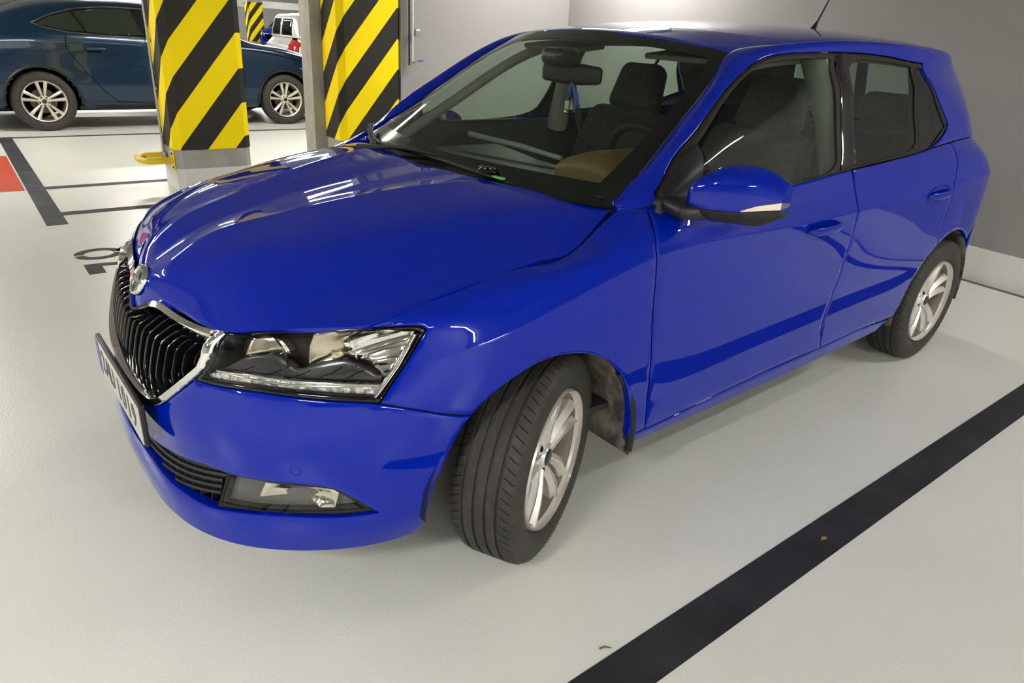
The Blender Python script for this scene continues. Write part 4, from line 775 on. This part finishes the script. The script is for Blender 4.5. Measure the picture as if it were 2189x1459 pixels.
def slab(name, x0, x1, y0, y1, z0, z1, m, kind='structure', deg=30):
    o = MB().box(((x0+x1)/2, (y0+y1)/2, (z0+z1)/2), (x1-x0, y1-y0, z1-z0)).obj(name, m, None, deg, False)
    if kind: o['kind'] = kind
    return o
slab('floor', -12, 22, -9, 46, -.12, 0, FLOORM); slab('ceiling', -12, 22, -9, 46, CEIL+.1, CEIL+.25, CEILM)
# wall behind the car, with plinth and drain strip
def wallseg(name, a, b, z0, z1, t, m):
    a = np.array(a, float); b = np.array(b, float); d = (b-a)/np.linalg.norm(b-a); n = np.array([d[1], -d[0]])
    V = [(*(a), z0), (*(b), z0), (*(b+n*t), z0), (*(a+n*t), z0)]; V = V+[(v[0], v[1], z1) for v in V]
    o = MB().add(V, [(0, 3, 2, 1), (4, 5, 6, 7), (0, 1, 5, 4), (1, 2, 6, 5), (2, 3, 7, 6), (3, 0, 4, 7)]).obj(name, m, None, 30, False); o['kind'] = 'structure'; return o
wb = lambda y: 4.226+.0795*(y+.38)
wallseg('wall_back', (wb(4.3)+.03, 4.3), (wb(-9)+.03, -9), 0, CEIL+.1, -.25, WALLM)
wallseg('baseboard_back', (wb(4.3), 4.3), (wb(-9), -9), 0, .225, -.06, PAINTW)
MB().box((0, 0, .0012), (.045, 13.0, .002)).obj('trim_1', mat('drain_strip', (.10, .095, .085), .7), None, 30, False)
t1 = bpy.data.objects['trim_1']; t1['kind'] = 'structure'; t1.location = (wb(-2.3)-.028, -2.3, 0); t1.rotation_euler = (0, 0, -math.atan(.0795))
wallseg('wall_side', (2.50, 4.26), (wb(4.26)+.2, 4.26), 0, CEIL+.1, -.62, WALLM)
wallseg('wall_stub', (1.775, 4.66), (2.52, 4.66), 0, CEIL+.1, -.22, CONC)
bpy.data.objects['wall_stub'].name = 'wall_centre'
slab('wall_far', -12, 22, 45, 45.3, 0, CEIL+.1, PAINTW); slab('wall_left', -12.2, -12, -9, 46, 0, CEIL+.1, PAINTW); slab('wall_right', 22, 22.2, 4, 46, 0, CEIL+.1, PAINTW); slab('wall_near', -12, 4.0, -9.2, -9, 0, CEIL+.1, PAINTW)
# ceiling beams
for i, (x0, x1, y0, y1) in enumerate([(-12, 22, 4.2, 4.7), (-12, 22, 12.1, 12.6), (-12, 22, 20.1, 20.6), (-12, 22, 29.8, 30.3), (-12, 4, -3.8, -3.4)]):
    slab('trim_%d' % (i+2), x0, x1, y0, y1, CEIL-.22, CEIL+.1, CEILM)
slab('trim_8', 6, 22, 33.0, 33.3, 1.66, 1.95, CONC)
# floor markings, all in the bay grid
def mark(name, pts, m, label, cat, group=None, h=.0016):
    cx, cy = np.mean(pts, 0); me = MB().prism([(x-cx, y-cy) for x, y in (pts if area([np.array(p) for p in pts]) > 0 else pts[::-1])], 0.0002, h)
    o = me.obj(name, m, None, 20, False); o.location = bay(cx, cy); o.rotation_euler = (0, 0, BA)
    if cat: tag(o, label, cat, group)
    return o
R_ = lambda x0, x1, y0, y1: [(x0, y0), (x1, y0), (x1, y1), (x0, y1)]
mark('bay_line', R_(-.70, 3.87, -1.331, -1.211), LINEM, 'wide black painted line along the near side of the blue hatchback', 'floor line')
mark('bay_line', R_(-.613, 1.78, 3.738, 3.838), LINEW, 'thin black painted line just in front of the striped left pillar', 'floor line')
mark('bay_line', R_(-.613, .37, 4.65, 4.75), LINEW, 'thin black painted line running into the foot of the striped left pillar', 'floor line')
mark('bay_line', R_(-.613, 5.0, 7.38, 7.455), LINEW, 'thinnest black line just in front of the dark blue saloon', 'floor line')
mark('bay_head_line', [(-.739, 3.483), (-.613, 3.483), (-.613, 7.47), (-.739, 7.47)], LINEW, 'wide dark grey line across the heads of the bays beside the red patch', 'floor line')
mark('red_floor_patch', R_(-2.6, -.752, 4.66, 6.29), REDM, 'red painted floor patch at the left edge of the picture', 'floor marking')
mark('bay_end_line', R_(3.75, 3.87, -3.9, -1.331), LINEM, 'black line across the next bay, outside the frame, reflected low in the rear door', 'floor line')
TWIG = mat('dry_twig', (.16, .10, .05), .8)
tw = tag(empty('twig', (-.132, -1.182, .003)), 'tiny bent brown twig lying at the upper edge of the wide black line', 'twig')
MB().tube([(0, 0, 0), (.012, -.004, .003), (.026, -.016, .001)], [.0022, .0022, .0012], n=6).obj('twig_stem', TWIG, tw, 60)
lf = tag(empty('leaf_scrap', (.727, -1.29, .004)), 'tiny orange-brown dry leaf scrap lying on the wide black line', 'leaf')
MB().add([(0, 0, 0), (.018, .006, .003), (.030, -.004, .001), (.014, -.010, .004)], [(0, 3, 2, 1)]).obj('leaf_blade', mat('dry_leaf', (.40, .20, .05), .7), lf, 20, False)
# bay number 78, stencilled, read from inside the bay
NUMM = mat('number_paint', (.04, .04, .04), .65, spec=.2)
num = tag(empty('bay_number', bay(-.67, 2.6), BA), 'stencilled bay number 78 on the floor beside the grille', 'number')
def digit(name, polys, off):
    mb = MB()
    for P in polys:
        P = [(-(y_)+0, x_+off) for x_, y_ in P]
        if area([np.array(p) for p in P]) < 0: P = P[::-1]
        mb.prism(P, .0002, .0016)
    return mb.obj(name, NUMM, num, 20, False)
# digit coordinates: x to the reader's right (away from camera), y up the glyph (towards the aisle); top of glyph at y = 0
digit('digit_seven', [[(-.285, .0), (-.095, .0), (-.095, -.085), (-.125, -.22), (-.20, -.50), (-.245, -.50), (-.175, -.22), (-.15, -.085), (-.285, -.085)]], 0)
def half(cy, ry, rx, rxi, ryi, s, cx=.10, g=.012):
    A = np.linspace(math.pi/2, -math.pi/2, 18); o = [(cx+s*(g+(rx-g)*math.cos(a)), cy+ry*math.sin(a)) for a in A]; i = [(cx+s*(g+(rxi-g)*math.cos(a)), cy+ryi*math.sin(a)) for a in A[::-1]]; return o+i
digit('digit_eight', [half(-.11, .13, .115, .066, .078, s) for s in (-1, 1)]+[half(-.36, .15, .13, .076, .09, s) for s in (-1, 1)], 0)
# --- striped pillars
def stripe_mat(name, phase, k=1.19, flip=0):
    m = mat(name, (.80, .60, .0), .65, spec=.2); nt = m.node_tree; b = nt.nodes['Principled BSDF']; tc = nt.nodes.new('ShaderNodeTexCoord'); sp_ = nt.nodes.new('ShaderNodeSeparateXYZ')
    nt.links.new(tc.outputs['Object'], sp_.inputs[0])
    def M(op, a, b_=None):
        n = nt.nodes.new('ShaderNodeMath'); n.operation = op
        for i, v_ in enumerate((a, b_)):
            if v_ is None: continue
            if isinstance(v_, (int, float)): n.inputs[i].default_value = v_
            else: nt.links.new(v_, n.inputs[i])
        return n.outputs[0]
    d_ = M('SUBTRACT', sp_.outputs[0], sp_.outputs[1]); f = M('SUBTRACT', sp_.outputs[2], M('MULTIPLY', d_, k)); f = M('DIVIDE', M('SUBTRACT', f, phase), .535); f = M('SUBTRACT', f, M('FLOOR', f)); g = M('GREATER_THAN', f, .5)
    mx = nt.nodes.new('ShaderNodeMix'); mx.data_type = 'RGBA'; mx.inputs[6].default_value = (1.0, .76, .0, 1); mx.inputs[7].default_value = (.030, .028, .024, 1); nt.links.new(g, mx.inputs[0]); nt.links.new(mx.outputs[2], b.inputs['Base Color'])
    return m
def cpoly(w, d, c=.05): x, y = w/2, d/2; return [(-x+c, -y), (x-c, -y), (x, -y+c), (x, y-c), (x-c, y), (-x+c, y), (-x, y-c), (-x, -y+c)]
def pillar(cx, cy, w, d, z0, z1, phase, label, base=.18):
    p = tag(empty('striped_pillar', bay(cx, cy), BA), label, 'pillar')
    MB().prism(cpoly(w-.01, d-.01), 0, base).obj('pillar_base', PAINTW, p, 30, False); MB().prism(cpoly(w-.012, d-.012), base, CEIL+.1).obj('pillar_shaft', CONC, p, 30, False)
    MB().prism(cpoly(w, d, .055), z0, z1).obj('warning_stripes', stripe_mat('warning_stripe_paint', phase), p, 30, False); return p
p1 = pillar(.595, 4.445, .62, .50, .333, 1.85, .365, 'black and yellow striped pillar nearest the camera, left of the hatchback bonnet')
p2 = pillar(2.105, 4.50, .64, .42, .333, 1.85, .41, 'black and yellow striped pillar behind the bonnet, joined to the grey wall')
p3 = pillar(9.85, 29.9, .62, .50, .333, 1.82, .365, 'small distant black and yellow striped pillar beyond the dark saloon')
# yellow pipe guard on the left pillar
ug = tag(empty('pipe_guard', bay(.285, 4.45), BA), 'short yellow U-shaped pipe guard bolted low on the left pillar', 'guard')
P = [(.0, -.15, .24), (-.12, -.15, .24), (-.17, -.145, .24), (-.20, -.115, .24), (-.20, .115, .24), (-.17, .145, .24), (-.12, .15, .24), (.0, .15, .24)]
MB().tube(curve(P, 40), .026, n=12).obj('guard_tube', YEL, ug, 60)
for s in (-1, 1):
    MB().rbox((.0, s*.15, .24), (.012, .08, .16), .004, n=2).obj('mounting_plate', YEL, ug, 40)
    for zz in (.185, .295): MB().lathe([(0, -.012), (.010, -.012), (.011, 0), (0, 0)], c=(-.004, s*.15, zz), n=10).obj('bolt', BLACKP, ug, 40)
MB().tube([(-.197, -.06, .24), (-.197, -.02, .24)], .0275, n=12).obj('black_band', BLACKP, ug, 60)
# conduit down the left pillar
cdt = tag(empty('conduit', bay(.268, 4.52), BA), 'thin grey metal conduit running down the left face of the left pillar', 'pipe')
STEEL = mat('galvanised_steel', (.42, .41, .39), .4, .8)
MB().tube([(0, 0, .26), (0, 0, CEIL)], .011, n=10).obj('conduit_pipe', STEEL, cdt, 60)
for zz in (.42, .78, 1.14, 1.5): MB().rbox((.006, 0, zz), (.02, .045, .02), .003, n=2).obj('pipe_clip', STEEL, cdt, 40)
MB().rbox((.0, .0, .25), (.03, .05, .06), .005, n=2).obj('end_box', STEEL, cdt, 40)
# water pipe with a tap on the side wall
wp = tag(empty('water_pipe', (2.60, 4.235, 0)), 'thin pale water pipe with blue-handled tap beside the second striped pillar', 'pipe')
PIPEW = mat('pipe_white', (.70, .70, .68), .4); BLH = mat('tap_blue', (.02, .10, .35), .4); BRS = mat('tap_metal', (.6, .58, .52), .25, .9)
MB().tube([(0, -.02, 1.04), (0, -.02, CEIL)], .010, n=10).obj('pipe', PIPEW, wp, 60)
MB().tube([(-.035, -.02, 1.02), (-.035, -.02, CEIL)], .009, n=10).obj('dark_pipe', BLACKP, wp, 60)
MB().tube([(0, -.02, 1.05), (.01, -.05, 1.045), (.03, -.06, 1.03)], [.011, .010, .008], n=10).obj('tap_body', BRS, wp, 60)
MB().rbox((.065, -.06, 1.065), (.07, .014, .016), .005, n=3).obj('tap_handle', BLH, wp, 45)
MB().rbox((.055, -.015, 1.31), (.05, .03, .06), .005, n=2).obj('wall_bracket', STEEL, wp, 40)
# ceiling lamps
LBODY = mat('lamp_body_white', (.6, .6, .6), .5)
LSIDE = {}
def lamp_mat(f):
    if f not in LSIDE: LSIDE[f] = mat('lamp_diffuser', (.9, .9, .9), .5, emis=(1.0, .97, .92), es=LAMP_POWER*f)
    return LSIDE[f]
for i, (x, y, dr, L_, *pf) in enumerate(LAMPS):
    l = tag(empty('ceiling_lamp', (x, y, CEIL), 0 if dr == 'x' else math.pi/2), 'long fluorescent ceiling lamp out of the picture above, one of them added as fill light', 'lamp', 'ceiling lamps')
    MB().box((0, 0, .04), (L_+.06, .13, .08)).obj('lamp_housing', LBODY, l, 30, False); MB().box((0, 0, -.022), (L_, .10, .04)).obj('lamp_diffuser', lamp_mat(pf[0] if pf else 1.0), l, 30, False)
# ------------------------------------------------------------------ the dark blue saloon beyond
DBL = mat('dark_blue_metallic', (.001, .018, .045), .25, .4, .45, bump=None); SGL = mat('dark_window_glass', (.012, .018, .010), .05, 0, 0, .8)
#           x      zc    zb    yb    yr    zs
SED = [(-1.02, .98, .90, .80, .62, .30), (-.86, 1.06, .98, .85, .68, .27), (-.55, 1.13, 1.02, .875, .70, .26), (-.2, 1.28, 1.04, .88, .66, .26), (.2, 1.40, 1.045, .885, .61, .25), (.7, 1.455, 1.04, .885, .60, .25),
       (1.3, 1.46, 1.02, .885, .60, .25), (1.75, 1.38, 1.00, .885, .62, .25), (2.2, 1.15, .985, .88, .70, .25), (2.45, 1.04, .97, .875, .74, .25), (2.85, .99, .92, .865, .74, .25), (3.2, .92, .85, .84, .70, .24), (3.45, .82, .76, .78, .62, .22), (3.60, .66, .62, .66, .50, .24)]
rows = []
for (x, zc, zb, yb, yr, zs) in SED:
    h = zc-zb; zr = zb+(zc-zb)*.90
    rows.append([(x, -(yb-.09), zs-.03), (x, -(yb-.01), zs+.02), (x, -(yb+.022), zs+(zb-zs)*.28), (x, -(yb+.018), zs+(zb-zs)*.55), (x, -(yb+.022), zs+(zb-zs)*.80), (x, -yb, zb), (x, -(yb*.62+yr*.38), zb+h*.38), (x, -(yb*.22+yr*.78), zb+h*.76), (x, -yr*.86, zb+h*.93), (x, -yr*.45, zb+h*.985), (x, 0, zc)])
S2 = Surf(np.array(rows), False, (4,))
sedan = tag(empty('saloon_car', (-.055, 8.74, 0)), 'dark blue saloon parked side-on behind the striped pillars', 'car')
def inv2(pts):
    uu = np.linspace(0, S2.umax, 700); vv = np.linspace(0, S2.vmax, 160); U_, V_ = np.meshgrid(uu, vv, indexing='ij'); Y = S2(U_.ravel(), V_.ravel()); out = []
    for x, z in pts:
        k = np.argmin((Y[:, 0]-x)**2+(Y[:, 2]-z)**2); out.append((U_.ravel()[k], V_.ravel()[k]))
    return out
A1 = np.linspace(-.10, math.pi+.10, 22)
def archpts(cx, r=.385): return [(cx+r*math.cos(a), .325+r*math.sin(a)) for a in A1]
WB = 2.84
nu, nv = 110, 70; uu = np.linspace(0, S2.umax, nu); vv = np.linspace(0, S2.vmax, nv); U_, V_ = np.meshgrid(uu, vv, indexing='ij'); X = S2(U_.ravel(), V_.ravel()); N = S2.normal(np.clip(U_.ravel(), .003, S2.umax-.003), V_.ravel())
side = np.zeros(len(X), bool)
def cutface(F, c): return [f for f in F if not any(math.hypot(c[f, 0].mean()-cx, c[f, 2].mean()-.325) < .375 for cx in (0, WB)) or c[list(f), 1].mean() > -.55]
mb = MB().grid(X.reshape(nu, nv, 3)); Xa = np.array(mb.V)
F = [f for f in mb.F if not any(math.hypot(Xa[list(f), 0].mean()-cx, Xa[list(f), 2].mean()-.325) < .372 for cx in (0, WB))]
far = Xa.copy(); far[:, 1] *= -1
body = MB().add(Xa, F).add(far, [f[::-1] for f in F]); ends = [0, nu-1]
for e_ in ends:
    idx = [e_*nv+j for j in range(nv)]; ring = [tuple(Xa[i]) for i in idx]+[tuple(far[i]) for i in idx[::-1]]; body.add(ring, [tuple(range(len(ring)))])
body.obj('body_shell', DBL, sedan, 40)
def p2nl(name, xz, m, off=.003, sp=.05, holes=(), gap=.001, pair=False, bev=0, depth=0, soft=0):
    o = panel(name, S2, inv2(xz), m, sedan, off=off, depth=depth, sp=sp, soft=soft, gap=gap, bev=bev, pair=False)[0]; mirrored(o); return o
def line2(name, pts, m, r=.005, off=.001):
    uv = np.array(inv2(pts)); d_ = dens(np.vstack([uv, uv[-1:]]), .05)[:-1]; XX, NN = seval(S2, d_[:, 0], d_[:, 1]); NN = np.where(NN[:, 1:2] > 0, -NN, NN)
    o = MB().tube([tuple(q) for q in XX+NN*off], r, n=6).obj(name, m, sedan, 60); mirrored(o)
wtop = [(.02, 1.145), (.20, 1.23), (.45, 1.30), (.80, 1.345), (1.2, 1.35), (1.6, 1.33), (1.95, 1.22), (2.25, 1.06)]; wbot = [(2.2, 1.02), (1.7, 1.03), (1.15, 1.035), (.7, 1.045), (.35, 1.065), (.14, 1.10)]
p2nl('window_surround', wtop+wbot, GLOSSB, .002)
gl2 = [[(.06, 1.142), (.22, 1.215), (.42, 1.275), (.47, 1.20), (.52, 1.075), (.35, 1.085), (.16, 1.115)], [(.46, 1.285), (.80, 1.33), (1.06, 1.335), (1.13, 1.06), (.7, 1.065), (.55, 1.075)], [(1.17, 1.335), (1.6, 1.315), (1.92, 1.20), (2.1, 1.07), (1.7, 1.055), (1.2, 1.06)]]
for g in gl2: p2nl('side_window', g, SGL, .005, sp=.04)
CHR2 = mat('dull_chrome', (.10, .09, .08), .35, .6)
line2('window_trim', wtop[::-1][2:]+[wtop[0]]+wbot[::-1], CHR2, .007, .004)
for pts in ([(.33, 1.05), (.30, .90), (.46, .66), (.62, .45), (.75, .32), (1.1, .30), (1.28, .30), (1.25, .55), (1.15, .95), (1.14, 1.04)], [(1.28, .30), (2.2, .29), (2.30, .55), (2.27, .95)], [(2.27, .95), (2.75, .90), (3.2, .80)]): line2('shut_line', pts, VOID, .004, 0)
line2('sill_trim', [(.50, .265), (1.2, .262), (2.3, .262)], SATIN, .02, -.004)
for hx in (.60, 1.55):
    uv = inv2([(hx, .905)])[0]; XX, NN = seval(S2, [uv[0]], [uv[1]]); c = XX[0]; o = MB().rbox((c[0], c[1]-.022, c[2]), (.21, .03, .034), .014, n=4).obj('door_handle', DBL, sedan, 45); mirrored(o)
    o = MB().rbox((c[0]-.02, c[1]-.002, c[2]-.012), (.15, .012, .05), .005, n=3).obj('handle_recess', VOID, sedan, 45); mirrored(o)
o = MB().rbox((2.05, -.96, 1.07), (.12, .20, .14), .05).obj('door_mirror', DBL, sedan, 45); mirrored(o)
for e0, nm, m_ in (((3.40, .70), 'headlight', CLEAR),):
    p2nl(nm, [(3.05, .74), (3.35, .72), (3.55, .60), (3.50, .54), (3.25, .60)], mat('saloon_lamp', (.35, .35, .35), .1, .6, 1), .004)
p2nl('tail_lamp', [(-1.0, .88), (-.72, .93), (-.66, .86), (-.75, .76), (-1.0, .74)], TAILR, .004)
for cx in (0, WB):
    P = [(cx+r*math.cos(a), -.885, .325+r*math.sin(a)) for r in (.30, .386) for a in A1]; n = len(A1)
    mb = MB(); mb.grid(np.array([[(cx+.374*math.cos(a), y, .325+.374*math.sin(a)) for y in (-.895, -.5)] for a in A1])); mb.add([(cx, -.5, .1)]+[(cx+.374*math.cos(a), -.5, .325+.374*math.sin(a)) for a in A1], [(0, i, i+1) for i in range(1, n)])
    o = mb.obj('wheel_arch_liner', VOID, sedan, 40); mirrored(o)
    P = [(cx+.378*math.cos(a), -.902, .325+.378*math.sin(a)) for a in A1]; o = MB().tube(P, .014, n=6).obj('arch_lip', BLACKP, sedan, 50); mirrored(o)
for cx in (0, WB):
    for s in (-1, 1): make_wheel(cx, s*.80, .325, s, 0, R=.325, a0=math.pi/2, style=1, parent=sedan, cheap=True, rimmat=mat('light_alloy', (.70, .66, .55), .35, .5))
MB().box((1.3, 0, .24), (3.6, 1.5, .06)).obj('underbody', VOID, sedan, 30, False)
# ------------------------------------------------------------------ two more hatchbacks far behind, copies of the first with its parts
SKIP = ('front_seat', 'rear_seat', 'dashboard', 'steering_wheel', 'interior_mirror', 'number_plate', 'wiper', 'parking_sensor', 'badge', 'seat_belt', 'tread', 'sun_visor', 'console')
def copy_car(name, loc, rz, label, paint):
    root = tag(empty(name, loc, rz), label, 'car')
    def rec(o, par):
        c = o.copy(); COL.objects.link(c); c.parent = par
        if o.type == 'MESH' and o.data.materials and o.data.materials[0] == PAINT and paint:
            c.material_slots[0].link = 'OBJECT'; c.material_slots[0].material = paint
        for k in o.children:
            if not k.name.startswith(SKIP): rec(k, c)
    for k in list(car.children):
        if not k.name.startswith(SKIP): rec(k, root)
    for k in list(root.children):
        if k.name.startswith('rear_window') or k.name.startswith('windscreen.'):
            pass
    return root
SILV = mat('silver_paint', (.52, .51, .47), .3, .4, 1)
copy_car('silver_hatchback', (6.75, 10.45, 0), math.pi, 'silver hatchback with a red tail lamp, tail showing between the two striped pillars', SILV)
copy_car('hatchback', (11.3, 29, 0), math.radians(38), 'small distant blue hatchback beside the distant striped pillar', None)
